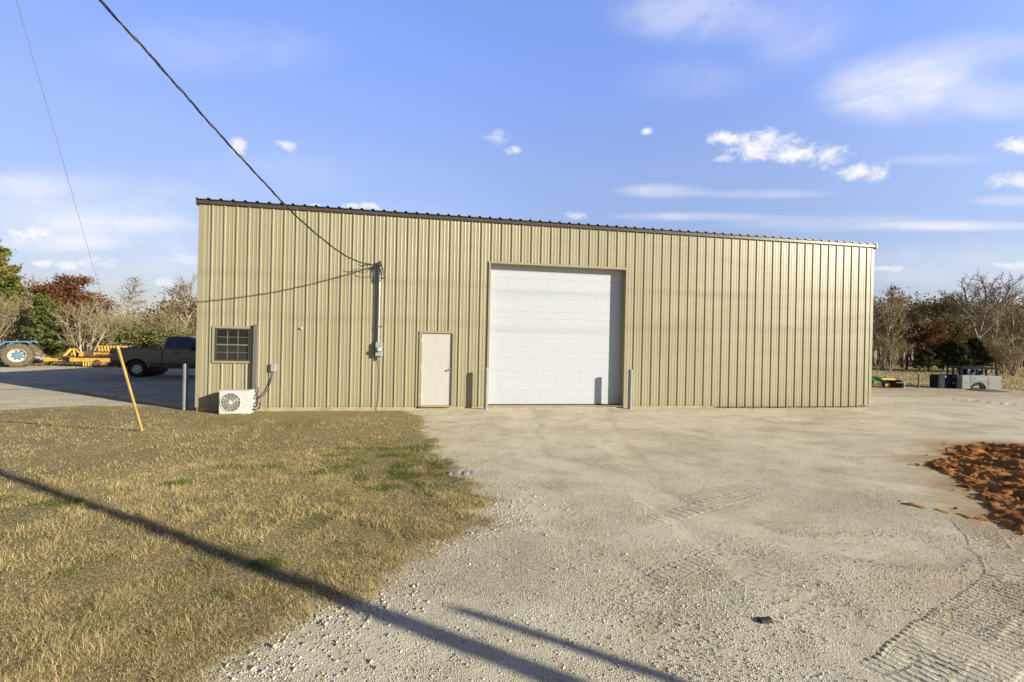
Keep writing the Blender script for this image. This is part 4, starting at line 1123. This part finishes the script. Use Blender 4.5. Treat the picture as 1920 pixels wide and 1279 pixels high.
M_grn = mat('green_machine_paint', (.035, .22, .045), .4, var=.1); M_yl2 = mat('yellow_machine_paint', (.70, .52, .06), .4)
M_disc = mat('bright_worn_disc', (.50, .44, .35), .4, metal=.3); M_blk = mat('black_machine_steel', (.025, .022, .02), .6, var=.2)
p, s = site(1655, 726)
o = empty('disc_harrow', tuple(p), rz=-YAW, label='green and yellow disc harrow with dark disc gang at the field edge', cat='farm implement')
k_ = s
MB().bar((-30 * k_, 0, 20 * k_), (-17 * k_, -.1, 17 * k_), .10, .16).bar((-17 * k_, -.1, 18 * k_), (1 * k_, -.35, 6 * k_), .12, .18).bar((-16 * k_, .9, 18 * k_), (1 * k_, .7, 6 * k_), .12, .18).each('drawbar_arm', M_grn, o, bevel=.01)
MB().bar((-11 * k_, -.25, 16 * k_), (14 * k_, -.25, 15.5 * k_), .16, .10).build('tank_beam', M_yl2, o, bevel=.02)
MB().bar((5 * k_, .1, 16.5 * k_), (16 * k_, .1, 15.5 * k_), .16, .14).bar((5 * k_, .9, 17 * k_), (16 * k_, .9, 16 * k_), .16, .14).bar((-14 * k_, .5, 17 * k_), (10 * k_, .5, 17 * k_), .14, .12).build('frame', M_grn, o, bevel=.01)
MB().bar((15 * k_, .0, 13.5 * k_), (38 * k_, .3, 10 * k_), .10, .08).bar((15 * k_, .8, 13.5 * k_), (36 * k_, 1.0, 11.5 * k_), .08, .07).each('rear_bar', M_blk, o)
mb = MB()
for j in range(12):
    x = (-2 + j * 2.35) * k_
    mb.lathe([(-.012, .23), (.0, .245), (.012, .23)], (x, -.4 + j * .02, 6.2 * k_), 'x', 18)
mb.bar((-4 * k_, -.4, 6.2 * k_), (27 * k_, -.2, 6.2 * k_), .07, .07)
mb.build('disc_gang', M_blk, o)
MB().lathe([(-.03, .19), (.0, .25), (.03, .235)], (27.5 * k_, -.22, 6.4 * k_), 'x', 20).build('end_disc', M_disc, o)
mb = MB()
for j in range(6): mb.box((0 + j * 4.4) * k_ - .03, (0 + j * 4.4) * k_ + .03, -.47, -.40, 9.6 * k_, 11 * k_)
mb.each('bearing_cap', M_disc, o)
w = wheel(o, (-9.5 * k_, -.55, 5.6 * k_), 5.4 * k_, .16, 3.2 * k_, M_yl2, -1)
MB().lathe([(-.1, 4 * k_), (.1, 4 * k_)], (-22 * k_, .2, 5 * k_), 'y', 16).build('gauge_wheel', M_blk, o)

p, s = site(1804, 730.5); k_ = s
M_svc = mat('gray_truck_body_paint', (.30, .315, .32), .4, var=.08, scale=3); M_navy = mat('dark_navy_steel', (.012, .018, .030), .8, var=.15, spec=.12)
o = empty('utility_bed', tuple(p), rz=-YAW - .08, label='grey service truck body with wheel arch sitting on the ground without a truck', cat='truck bed')
side = [(0, 1.5), (0, 27), (67, 27), (67, 1.5), (42, 1.5)] + [(29 + 11.5 * math.cos(a), 1.5 + 12.5 * math.sin(a)) for a in [k * math.pi / 14 for k in range(15)]] + [(16, 1.5)]
MB().prism([(x * k_, z * k_) for x, z in side], 0, .35).build('near_side_boxes', M_svc, o, bevel=.01)
MB().prism([(x * k_, z * k_) for x, z in side], .75, 1.1).build('far_side_boxes', M_svc, o, bevel=.01)
MB().box(.02, 66 * k_, .351, .749, 13 * k_, 15 * k_).box(0, 2 * k_, .351, .749, 15.1 * k_, 26 * k_).build('bed_floor', M_blk, o)
arch = [(29 + 12.3 * math.cos(a), 1.5 + 13.3 * math.sin(a)) for a in [k * math.pi / 14 for k in range(15)]] + [(29 + 11.3 * math.cos(a), 1.5 + 12.3 * math.sin(a)) for a in [k * math.pi / 14 for k in range(14, -1, -1)]]
MB().prism([(x * k_, z * k_) for x, z in arch], -.03, .02).build('arch_lip', M_blk, o)
MB().box(44.8 * k_, 45.3 * k_, -.004, .01, 2.2 * k_, 26 * k_).box(14.5 * k_, 45 * k_, -.004, .01, 15.4 * k_, 15.8 * k_).box(14.4 * k_, 14.8 * k_, -.004, .01, 2.2 * k_, 26 * k_).build('door_gaps', M_navy, o)
mb = MB()
for x, z in ((7.5, 13), (23, 21.5), (47.5, 12.5)): mb.box((x - 1.5) * k_, (x + 1.5) * k_, -.02, -.0002, (z - .9) * k_, (z + .9) * k_)
mb.each('latch', M_chrome, o)
mb = MB()
for x in (.6, 11, 29, 45, 63): mb.bar((x * k_, .12, 27 * k_), (x * k_, .12, 40.5 * k_), .07, .07).bar((x * k_, .95, 27 * k_), (x * k_, .95, 40.5 * k_), .07, .07)
for y in (.12, .95): mb.bar((0, y, 40.8 * k_), (64 * k_, y, 40.8 * k_), .10, .12)
for x in (0.6, 32, 63): mb.bar((x * k_, .12, 41 * k_), (x * k_, .95, 41 * k_), .08, .08)
mb.box(0, 11 * k_, .15, .25, 28 * k_, 39 * k_).box(30 * k_, 45 * k_, .4, .7, 27.1 * k_, 36 * k_)
mb.build('ladder_rack', M_navy, o)
mb = MB()
mb.tube([(24 * k_, .5, 27.2 * k_), (25 * k_, .5, 33 * k_), (22 * k_, .5, 37 * k_)], .09, 10).tube([(33 * k_, .3, 34 * k_), (28 * k_, .4, 27.4 * k_)], .06, 8)
mb.box(18 * k_, 22.5 * k_, .25, .5, 36.5 * k_, 39.2 * k_).box(53 * k_, 55 * k_, .3, .5, 33 * k_, 36 * k_)
mb.each('loose_fitting', mat('white_fittings', (.7, .68, .64), .4), o)
MB().box(2 * k_, 14 * k_, .1, .5, -.02, 1.4 * k_).box(46 * k_, 52 * k_, .1, .5, -.02, 1.4 * k_).each('block', mat('pale_timber_blocks', (.40, .35, .26), .8), o)

p, s = site(1759, 728.8); k_ = s
o = empty('tool_cabinet', tuple(p), rz=-YAW + .18, label='dark navy steel cabinet body standing left of the grey service body', cat='cabinet')
k_ *= .80; o.scale = (1, 1, 1.27)
MB().prism([(x * k_, z * k_) for x, z in [(0, 3), (.5, 25.5), (51.5, 25.8), (51.5, 0.6), (3, 0.4)]], 0, .45).build('body', M_navy, o, bevel=.012)
M_nv2 = mat('navy_door_panel', (.013, .019, .031), .75, spec=.15)  # door panels in nearly the same navy as the body
MB().box(4 * k_, 36 * k_, -.012, -.0005, 20.2 * k_, 24 * k_).box(4 * k_, 37 * k_, -.010, -.0005, 3.5 * k_, 19 * k_).box(39 * k_, 50 * k_, -.012, -.0005, 19.5 * k_, 24 * k_).box(39 * k_, 50 * k_, -.010, -.0005, 3.5 * k_, 18.5 * k_).each('door', M_nv2, o, bevel=.004)
mb = MB().box(17 * k_, 21 * k_, -.03, -.0125, 21.5 * k_, 23.5 * k_)
for x, z in ((4, 12), (22, 11.5), (31, 12), (12, 5)): mb.lathe([(-.03, .8 * k_), (-.0105, .8 * k_)], (x * k_ + .02, 0, z * k_), 'y', 12)
for j in range(3): mb.box((41 + j * 3) * k_, (42.8 + j * 3) * k_, -.03, -.0105, 8.5 * k_, 13 * k_)
mb.box(41 * k_, 46 * k_, -.03, -.0125, 20.5 * k_, 23 * k_)
mb.each('handle', mat('dull_gray_hardware', (.22, .24, .27), .4), o)

p, s = site(1838, 736); k_ = s
o = empty('steel_tray', tuple(p), rz=-YAW - .05, label='low black steel tray on the dirt right of the grey service body', cat='tray')
MB().prism([(0, 0), (3 * k_, 3.0 * k_), (45 * k_, 3.4 * k_), (47 * k_, .6 * k_), (40 * k_, 0)], -.35, .9).build('tray', M_blk, o, bevel=.01)
MB().box(3.4 * k_, 44.5 * k_, -.30, .85, 3.45 * k_, 3.6 * k_).build('deck', M_rust, o)
MB().bar((-26 * k_, .1, .7 * k_), (0, 0, 1.2 * k_), .25, .06).build('ramp_board', mat('pale_dusty_board', (.42, .37, .28), .9), o)

p, s = site(1722, 728)
o = empty('field_stake', tuple(p), label='thin weathered stake standing in the dry field between harrow and cabinet', cat='stake')
MB().tube([(0, 0, -.2), (.02, 0, 27 * s)], [.05, .04], 8).build('stake', mat('grey_wood_stake', (.16, .12, .075), .9), o)
# ------------------------------------------------------------------ trees
def rot_about(v, axis, ang):
    return v * math.cos(ang) + np.cross(axis, v) * math.sin(ang) + axis * np.dot(axis, v) * (1 - math.cos(ang))


def unit(v): return v / (np.linalg.norm(v) + 1e-9)


class Tree:
    def __init__(s, seed): s.r = np.random.default_rng(seed); s.seg = []; s.tips = []

    def limb(s, p, d, L, r0, r1, n, wob, up, lvl):
        pts = [p]; step = L / n; dirs = [d]
        for i in range(n):
            d = unit(d + s.r.normal(0, wob, 3) + np.array([0, 0, up]) * step)
            q = pts[-1] + d * step; a = r0 + (r1 - r0) * i / n; b = r0 + (r1 - r0) * (i + 1) / n
            s.seg.append((pts[-1], q, a, b, lvl)); pts.append(q); dirs.append(d)
        return pts, dirs

    def spread(s, p, d, L, r, lvl, P):
        """recursive broad-leaf branching"""
        mx = len(P['n'])
        n = (7, 5, 4, 3, 2)[min(lvl, 4)]
        r1 = r * (.45 if lvl < mx else .5)
        pts, dirs = s.limb(p, d, L, r, r1, n, P['wob'] * (1 + .3 * lvl), P['up'] * (1 if lvl else .0), lvl)
        if lvl >= mx:
            s.tips += [pts[-1], pts[len(pts) // 2]]; return
        k = P['n'][lvl]; k = max(2, int(round(k * s.r.uniform(.8, 1.2)))); a0 = s.r.random() * 6.28
        for i in range(k):
            t = P['t0'][lvl] + (1 - P['t0'][lvl]) * (i + s.r.uniform(0, .9)) / k; t = min(t, .999)
            j = min(int(t * n), n - 1); f = t * n - j; q = pts[j] * (1 - f) + pts[j + 1] * f
            ax = unit(np.cross(dirs[j + 1], s.r.normal(0, 1, 3))); ax = rot_about(ax, dirs[j + 1], 0)
            ang = P['ang'][lvl] * s.r.uniform(.7, 1.25)
            side = unit(np.cross(dirs[j + 1], [math.cos(a0 + i * 2.4), math.sin(a0 + i * 2.4), .13]))
            nd = unit(rot_about(dirs[j + 1], side, ang))
            s.spread(q, nd, L * P['len'][lvl] * s.r.uniform(.7, 1.2) * (1.15 - .45 * t), max(r * (.62 - .25 * t), P['rmin']), lvl + 1, P)
        s.tips.append(pts[-1])

    def conic(s, h, w, r, nl, droop, dens):
        pts, dirs = s.limb(np.zeros(3), np.array([0, 0, 1.0]), h, r, r * .12, 14, .025, .05, 0)
        for i in range(nl):
            t = .12 + .86 * (i + s.r.random()) / nl; q = pts[min(int(t * 14), 13)] + np.array([0, 0, (t * 14 % 1) * h / 14])
            a = i * 2.4 + s.r.normal(0, .3); L = w * (1 - t) ** .8 * s.r.uniform(.75, 1.1) + .12 * w
            d = unit(np.array([math.cos(a), math.sin(a), droop + .5 * t]))
            bp, bd = s.limb(q, d, L, max(r * .30 * (1 - t) + .010, .020), .010, 4, .1, .12, 1)
            for k in range(int(dens)):
                tt = s.r.uniform(.2, 1); j = min(int(tt * 4), 3); f = tt * 4 - j; z = bp[j] * (1 - f) + bp[j + 1] * f
                nd = unit(bd[j] + s.r.normal(0, .65, 3)); tp, _ = s.limb(z, nd, L * .30 * s.r.uniform(.5, 1.2), .014, .007, 2, .2, .2, 2)
                s.tips.append(tp[-1]); s.tips.append(tp[1])

    def mesh(s, keep, sides):
        sg = [g for g in s.seg if keep(g)]
        if not sg: return np.zeros((0, 3)), np.zeros((0, 4), int)
        a = np.array([g[0] for g in sg]); b = np.array([g[1] for g in sg]); r0 = np.array([g[2] for g in sg]); r1 = np.array([g[3] for g in sg])
        d = b - a; d /= np.linalg.norm(d, axis=1)[:, None] + 1e-9
        ref = np.where(np.abs(d[:, 2:3]) > .9, np.array([[1.0, 0, 0]]), np.array([[0, 0, 1.0]]))
        u = np.cross(d, ref); u /= np.linalg.norm(u, axis=1)[:, None]; v = np.cross(d, u)
        t = 2 * np.pi * np.arange(sides) / sides
        ring = np.cos(t)[None, :, None] * u[:, None] + np.sin(t)[None, :, None] * v[:, None]
        V = np.concatenate([a[:, None] + ring * r0[:, None, None], b[:, None] + ring * r1[:, None, None]], 1).reshape(-1, 3)
        o = (np.arange(len(sg)) * sides * 2)[:, None]; k = np.arange(sides); k2 = (k + 1) % sides
        F = np.stack([o + k, o + k2, o + k2 + sides, o + k + sides], -1).reshape(-1, 4)
        return V, F


def leaf_cards(P, size, rng, flat=.0, elong=1.4):
    n = len(P); a = rng.normal(0, 1, (n, 3)); a[:, 2] *= (1 - flat); a /= np.linalg.norm(a, axis=1)[:, None]
    b = np.cross(a, rng.normal(0, 1, (n, 3))); b /= np.linalg.norm(b, axis=1)[:, None] + 1e-9
    sz = size * rng.uniform(.55, 1.3, n)[:, None]
    c = np.cross(a, b)
    V = np.stack([P - a * sz * elong * .5, P + b * sz * .42 + c * sz * .1, P + a * sz * elong * .5, P - b * sz * .42 + c * sz * .12], 1).reshape(-1, 3)
    F = (np.arange(n) * 4)[:, None] + np.arange(4)[None]
    return V, F, np.repeat(np.clip(rng.random(n), 0, 1), 4)


def bark(name, lo, hi):
    m, t, b = newmat(name); co = t.n('ShaderNodeTexCoord').outputs['Object']
    t.set(b.inputs['Base Color'], t.mix(t.ramp(t.noise(t.mapping(co, (1, 1, .3)), 5, 6, .7), .3, .7), rgb(*lo), rgb(*hi)))
    b.inputs['Roughness'].default_value = .9; b.inputs['Specular IOR Level'].default_value = .15
    bn = t.n('ShaderNodeBump', i_Strength=.6, i_Distance=.03); t.set(bn.inputs['Height'], t.noise(t.mapping(co, (1, 1, .25)), 22, 5, .7)); t.set(b.inputs['Normal'], bn.outputs[0])
    return m


def foliage(name, c0, c1, c2=None, trans=.25):
    m, t, b = newmat(name); r = t.n('ShaderNodeAttribute', attribute_name='rnd').outputs['Fac']
    co = t.n('ShaderNodeTexCoord').outputs['Object']
    c = t.mix(r, rgb(*c0), rgb(*c1))
    if c2: c = t.mix(t.math('MULTIPLY', t.ramp(t.noise(co, .9, 3, .6), .45, .65), .8), c, rgb(*c2))
    t.set(b.inputs['Base Color'], c); b.inputs['Roughness'].default_value = .7; b.inputs['Specular IOR Level'].default_value = .2
    tr_ = t.n('ShaderNodeBsdfTranslucent'); t.set(tr_.inputs[0], c)
    mx = t.n('ShaderNodeMixShader'); mx.inputs[0].default_value = trans; t.set(mx.inputs[1], b.outputs[0]); t.set(mx.inputs[2], tr_.outputs[0])
    out = m.node_tree.nodes['Material Output']; t.set(out.inputs[0], mx.outputs[0])
    return m


BK_gray = bark('gray_bark', (.20, .17, .125), (.38, .33, .25)); BK_pale = bark('pale_bark', (.26, .22, .15), (.47, .41, .29)); BK_dark = bark('dark_bark', (.075, .058, .04), (.17, .135, .095))
TW_gray = bark('gray_twigs', (.22, .185, .135), (.36, .305, .22)); TW_tan = bark('tan_twigs', (.27, .225, .135), (.42, .355, .22)); TW_brown = bark('brown_twigs', (.16, .125, .085), (.27, .215, .145))
LF_rust = foliage('rust_oak_leaves', (.10, .042, .018), (.24, .105, .040)); LF_brown = foliage('brown_dead_leaves', (.16, .11, .055), (.30, .21, .10))
LF_tan = foliage('tan_dead_leaves', (.24, .165, .075), (.42, .30, .14)); LF_olive = foliage('olive_leaves', (.115, .112, .04), (.23, .21, .08))
LF_cedar = foliage('cedar_foliage', (.075, .100, .024), (.165, .190, .045)); LF_dark = foliage('dark_cedar_foliage', (.045, .055, .026), (.10, .11, .05))
LF_pine = foliage('pine_needles', (.075, .095, .024), (.20, .205, .05), (.24, .19, .06))
LF_gold = foliage('yellow_brown_leaves', (.17, .135, .045), (.30, .235, .085))


def build_tree(kind, seed, h, w, bk, tw, leaf=None, nleaf=0, lsize=.2, thick=.035, px=.03):
    """one prototype at the origin -> Empty with a trunk and a crown"""
    T = Tree(seed); rg = np.random.default_rng(seed + 99)
    if kind == 'vase':      # big open bare tree, limbs rising and fanning out
        T.spread(np.zeros(3), np.array([0, 0, 1.0]), h * .46, h * .026, 0, dict(n=(8, 7, 7, 5), t0=(.62, .25, .2, .15), ang=(.62, .62, .7, .75), len=(1.05, .55, .50, .5), wob=.07, up=.06, rmin=px * .45))
    elif kind == 'round':
        T.spread(np.zeros(3), np.array([0, 0, 1.0]), h * .58, h * .020, 0, dict(n=(9, 6, 5, 4), t0=(.28, .25, .2, .15), ang=(.95, .75, .75, .8), len=(.62, .58, .52, .5), wob=.09, up=.09, rmin=px * .45))
    elif kind == 'slim':
        T.spread(np.zeros(3), np.array([0, 0, 1.0]), h * .88, h * .012, 0, dict(n=(12, 5, 4), t0=(.4, .25, .2), ang=(.75, .7, .8), len=(.27, .5, .5), wob=.04, up=.10, rmin=px * .4))
    elif kind == 'multi':
        for k in range(7):
            a = k * 2.4; T.spread(np.array([.10 * math.cos(a), .10 * math.sin(a), 0]), unit(np.array([.42 * math.cos(a), .42 * math.sin(a), 1])), h * .55, h * .013, 1,
                                  dict(n=(0, 6, 6, 4), t0=(0, .3, .2, .15), ang=(0, .6, .7, .8), len=(0, .62, .55, .55), wob=.07, up=.08, rmin=px * .42))
    elif kind == 'conic':
        T.conic(h, w * .5, h * .018, 58, .12, 20)
    elif kind in ('cedar', 'pine'):
        T.conic(h, w * .5, h * .02, 60 if kind == 'cedar' else 44, .55 if kind == 'cedar' else .15, 8)
    elif kind == 'bush':
        for k in range(9):
            a = k * 2.4; rr = w * .22 * math.sqrt(k / 9)
            T.spread(np.array([rr * math.cos(a), rr * math.sin(a), 0]), unit(np.array([.45 * math.cos(a), .45 * math.sin(a), 1])), h * .5, h * .012, 1,
                     dict(n=(0, 5, 5, 3), t0=(0, .15, .1, .1), ang=(0, .7, .8, .8), len=(0, .6, .55, .5), wob=.09, up=.05, rmin=px * .4))
    # fit to the wanted height and width
    tips = np.array(T.tips); sz = h / max(tips[:, 2].max(), .1); sx = sz
    if w: sx = w * .5 / np.percentile(np.hypot(tips[:, 0], tips[:, 1]), 97)
    K = np.array([sx, sx, sz])
    T.seg = [(g[0] * K, g[1] * K, g[2], g[3], g[4]) for g in T.seg]; tips = tips * K
    root = bpy.data.objects.new(kind, None)
    COL.objects.link(root)
    V, F = T.mesh(lambda g: max(g[2], g[3]) > thick, 7)
    if not len(V): V, F = T.mesh(lambda g: g[4] <= 1, 5); thick = -1
    np_obj('trunk', V, F, bk, root, smooth=True)
    V, F = T.mesh(lambda g: max(g[2], g[3]) <= thick and thick > 0 or (thick < 0 and g[4] > 1), 3)
    nt = len(V); cr = None
    if leaf is not None and nleaf:
        base = tips[rg.integers(0, len(tips), nleaf)]
        j = .30 if kind in ('cedar', 'pine') else .55
        P = base + rg.normal(0, 1, (nleaf, 3)) * np.array([j * w * .09, j * w * .09, j * h * .035])
        if kind in ('cedar', 'pine', 'bush'):
            P[:, 2] = np.maximum(P[:, 2], .03)
        LV, LF, LR = leaf_cards(P, lsize, rg, elong=1.7 if kind in ('cedar', 'pine') else 1.3)
        cr = np_obj('crown', LV, LF, leaf, root, attrs={'rnd': LR})
        if nt: np_obj('branches', V, F, tw, cr)
    elif nt:
        cr = np_obj('crown', V, F, tw, root)
    return root


def put(root, px, Z, label, group, first=True, name='tree', scale=1.0, rz=0.0, cat='tree', dz=0.0, squash=1.0):
    o = root if first else copy_tree(root)
    o.name = name; p = far(px, Z); o.location = (p[0], p[1], p[2] + dz); o.rotation_euler = (0, 0, rz); o.scale = (scale * squash, scale * squash, scale)
    return tag(o, label, cat, group)


GL_, GR_ = 'trees behind the yard on the left', 'trees behind the field on the right'
# --- left side
pine = build_tree('pine', 3, 8.2, 5.2, BK_dark, TW_brown, LF_pine, 24000, .15, .04, .03)
put(pine, -32, 31, 'tall dense green pine cut by the left picture edge', GL_, name='pine_tree')
rust = build_tree('round', 21, 6.9, 6.2, BK_gray, TW_gray, LF_rust, 19000, .135, .045, .03)
put(rust, 108, 39, 'rounded oak with rust brown dead leaves behind the yellow implement', GL_, name='oak_tree')
ced = build_tree('cedar', 8, 4.3, 2.1, BK_dark, TW_brown, LF_cedar, 14000, .10, .03, .02)
put(ced, 92, 28, 'bright green conical cedar right behind the yellow implement', GL_, name='cedar_tree')
multi = build_tree('multi', 5, 4.5, 3.2, BK_pale, TW_tan, None, 0, .1, .028, .026)
put(multi, 160, 27.5, 'pale bare many stemmed shrub behind the gap before the pickup', GL_, name='bare_shrub', cat='shrub')
cyp = build_tree('conic', 13, 7.3, 4.6, BK_gray, TW_gray, foliage('cypress_twigs', (.17, .15, .09), (.30, .26, .15)), 1500, .07, .04, .028)
put(cyp, 232, 42, 'bare cone shaped tree with straight trunk rising above the pickup bed', GL_, name='cypress_tree')
bareR = build_tree('round', 32, 7.0, 5.2, BK_pale, TW_gray, LF_brown, 2600, .12, .045, .028)
put(bareR, 335, 40, 'pale trunked tree with sparse brown leaves beside the building corner', GL_, name='leafless_tree', rz=1.0)
slimt = build_tree('slim', 41, 8.0, 3.0, BK_gray, TW_gray, None, 0, .1, .04, .026)
put(slimt, 362, 43, 'slim bare tree half hidden by the building corner', GL_, name='slim_tree')
bareA = build_tree('vase', 51, 8.6, 5.6, BK_gray, TW_gray, None, 0, .1, .05, .03)
put(bareA, 46, 47, 'bare tree with open limbs showing between the pine and the rust oak', GL_, name='bare_tree')
bush = build_tree('bush', 61, 2.6, 3.6, BK_gray, TW_tan, LF_olive, 5200, .12, .02, .02)
for k, (x, Z, sc, rz, lb) in enumerate([(268, 31, 1.05, 0, 'olive green bush behind the pickup cab'), (215, 33, 1.0, 1.2, 'olive green bush above the pickup tailgate'),
                                        (305, 33, 1.0, 2.2, 'olive bush behind the pickup windscreen'), (345, 30, .9, 3.3, 'low olive bush next to the building corner'), (190, 30, .62, 4.1, 'small olive bush at the foot of the pale shrub'), (130, 33, .8, 5.1, 'olive bush between the green cedar and the pale shrub')]):
    put(bush, x, Z, lb, 'olive bushes behind the pickup', first=(k == 0), name='olive_bush', scale=sc, rz=rz, cat='bush')
scrub = build_tree('multi', 71, 4.4, 4.0, BK_gray, TW_tan, LF_gold, 900, .10, .028, .024)
for k, (x, Z, sc, rz, lb) in enumerate([(28, 29, 1.0, 0, 'tan leafless scrub behind the tractor tyre'), (-30, 27, 1.0, 1.0, 'tan leafless scrub at the left edge behind the tractor'), (60, 33, 1.1, 2.0, 'tan leafless scrub left of the green cedar'),
                                        (250, 36, .9, 3.0, 'tan scrub below the cone shaped tree'), (200, 37, .95, 4.0, 'tan scrub left of the cone shaped tree'), (315, 36, .95, 5.0, 'tan scrub below the pale trunked tree')]):
    put(scrub, x, Z, lb, 'leafless scrub along the yard', first=(k == 0), name='scrub', scale=sc, rz=rz, cat='scrub')
# --- right side
vase = build_tree('vase', 83, 10.8, 7.6, BK_gray, TW_gray, None, 0, .1, .06, .04)
put(vase, 1826, 47, 'tallest bare tree with fanning limbs above the grey service body', GR_, name='bare_tree', rz=.6)
oakT = build_tree('round', 91, 8.3, 4.6, BK_dark, TW_brown, LF_tan, 1700, .20, .05, .035)
put(oakT, 1692, 52, 'tree with a tan leaf tuft top near the building end', GR_, name='oak_tree')
olv = build_tree('round', 95, 8.2, 7.4, BK_gray, TW_brown, LF_olive, 4200, .19, .05, .035)
put(olv, 1762, 51, 'broad olive topped tree left of the tallest bare tree', GR_, name='leafy_tree')
rus2 = build_tree('round', 97, 5.0, 3.8, BK_dark, TW_brown, foliage('red_brown_leaves', (.075, .036, .015), (.19, .085, .03)), 5200, .16, .04, .03)
put(rus2, 1742, 46, 'small rust brown tree in front of the woods, right of the stake', GR_, name='rust_tree')
bar = build_tree('round', 101, 8.4, 5.4, BK_gray, TW_gray, LF_brown, 1400, .15, .05, .035)
for k, (x, Z, sc, rz, lb) in enumerate([(1655, 45, 1.0, 0, 'pale twiggy bare tree touching the building end'), (1868, 53, .95, 1.1, 'bare tree right behind the tallest bare tree'), (1902, 48, .92, 2.3, 'bare brown tree near the right picture edge'),
                                        (1948, 50, 1.05, 3.4, 'bare tree cut by the right picture edge'), (1640, 56, 1.0, 4.0, 'bare tree half hidden by the building end'), (1722, 57, .95, 5.1, 'bare tree between the tan tufted tree and the olive topped tree'), (1795, 57, .98, .7, 'bare tree in the gap before the tallest bare tree')]):
    put(bar, x, Z, lb, GR_, first=(k == 0), name='bare_tree', scale=sc, rz=rz)
gold = build_tree('round', 103, 6.4, 4.6, BK_dark, TW_brown, LF_gold, 2600, .18, .045, .032)
for k, (x, Z, sc, rz, lb) in enumerate([(1700, 48, .95, 0, 'yellow brown tree behind the disc harrow'), (1880, 56, 1.0, 1.5, 'yellow brown tree between the bare trees on the far right'), (1790, 50, .85, 2.6, 'yellow brown tree behind the dark cedars')]):
    put(gold, x, Z, lb, GR_, first=(k == 0), name='leafy_tree', scale=sc, rz=rz)
slr = build_tree('slim', 107, 7.2, 2.0, BK_pale, TW_gray, None, 0, .1, .03, .03)
put(slr, 1861, 45, 'slender pale trunk standing in front of the woods right of the service body', GR_, name='slim_tree')
dcd = build_tree('cedar', 111, 2.9, 2.4, BK_dark, TW_brown, LF_dark, 9000, .13, .03, .02)
for k, (x, Z, sc, rz, lb, sq) in enumerate([(1796, 44.5, 1.05, 0, 'dark cedar directly above the service body rack', 1.1), (1826, 45, 1.15, 1.0, 'dark cedar at the foot of the tallest bare tree', 1.1), (1733, 44, .75, 2.0, 'small dark cedar behind the field stake', 1.1),
                                        (1770, 45, .95, 3.0, 'dark cedar left of the service body', .9)]):
    put(dcd, x, Z, lb, 'dark cedars at the wood edge', first=(k == 0), name='cedar_tree', scale=sc, rz=rz, squash=sq)
for k, (x, Z, sc, rz, lb) in enumerate([(1900, 40, .62, 0, 'low brown weed thicket in the field at the right edge'), (1880, 43, .8, 2, 'tan scrub right of the steel tray'), (1668, 44, .9, 3, 'tan scrub behind the harrow arms'), (1940, 42, .8, 4, 'tan scrub cut by the right picture edge')]):
    put(scrub, x, Z, lb, 'scrub along the field', first=False, name='scrub', scale=sc, rz=rz, cat='scrub')

# the woods further back read as one mass
def woods(name, x0, x1, Z0, Z1, hmin, hmax, n, nl, seed, label, tw, leaf, dip=None):
    rg = np.random.default_rng(seed)
    px = rg.uniform(x0, x1, n); Z = rg.uniform(Z0, Z1, n)
    B = np.array([far(a, c) for a, c in zip(px, Z)])
    hh = hmin + (hmax - hmin) * (.35 + .65 * vnoise(px / 23.0, Z * .2)) * rg.uniform(.75, 1.0, n)
    if dip: hh *= 1 - .52 * np.exp(-((px - dip) / 55) ** 2)
    seg = Tree(seed)
    for i in range(n):
        d = unit(np.array([rg.normal(0, .10), rg.normal(0, .10), 1])); b = B[i]; top = b + d * hh[i]
        seg.seg.append((b, b + d * hh[i] * .55, .085, .05, 0)); seg.seg.append((b + d * hh[i] * .55, top, .05, .015, 0))
        for k in range(12):
            t = rg.uniform(.18, .98); q = b + d * hh[i] * t; a = rg.random() * 6.28; L = hh[i] * .26 * (1.15 - t) + .3
            e = q + np.array([math.cos(a) * L * .75, math.sin(a) * L * .75, L * rg.uniform(.25, 1.0)]); seg.seg.append((q, e, .035, .015, 1))
            for m in range(3):
                f = rg.uniform(.3, 1); s0 = q + (e - q) * f; e2 = s0 + rg.normal(0, .32, 3) * L * .8 + np.array([0, 0, L * .22]); seg.seg.append((s0, e2, .018, .009, 2)); seg.tips.append(e2)
    V, F = seg.mesh(lambda g: True, 3)
    o = np_obj(name, V, F, tw); tag(o, label, 'woods', kind='stuff')
    tp = np.array(seg.tips)[rg.integers(0, len(seg.tips), nl)] + rg.normal(0, .35, (nl, 3))
    LV, LF, LR = leaf_cards(tp, .26, rg)
    np_obj('leaves', LV, LF, leaf, o, attrs={'rnd': LR})


woods('far_woods', 1560, 2250, 56, 84, 7.0, 9.3, 420, 26000, 5, 'brown winter woods closing the field on the right', TW_brown, foliage('wood_leaves', (.095, .075, .04), (.20, .155, .08), (.15, .145, .055)))
woods('far_thicket', -420, 420, 42, 62, 3.6, 6.6, 260, 14000, 6, 'tan winter thicket closing the yard on the left', TW_tan, foliage('thicket_leaves', (.13, .105, .05), (.25, .195, .095), (.14, .14, .05)), dip=240)
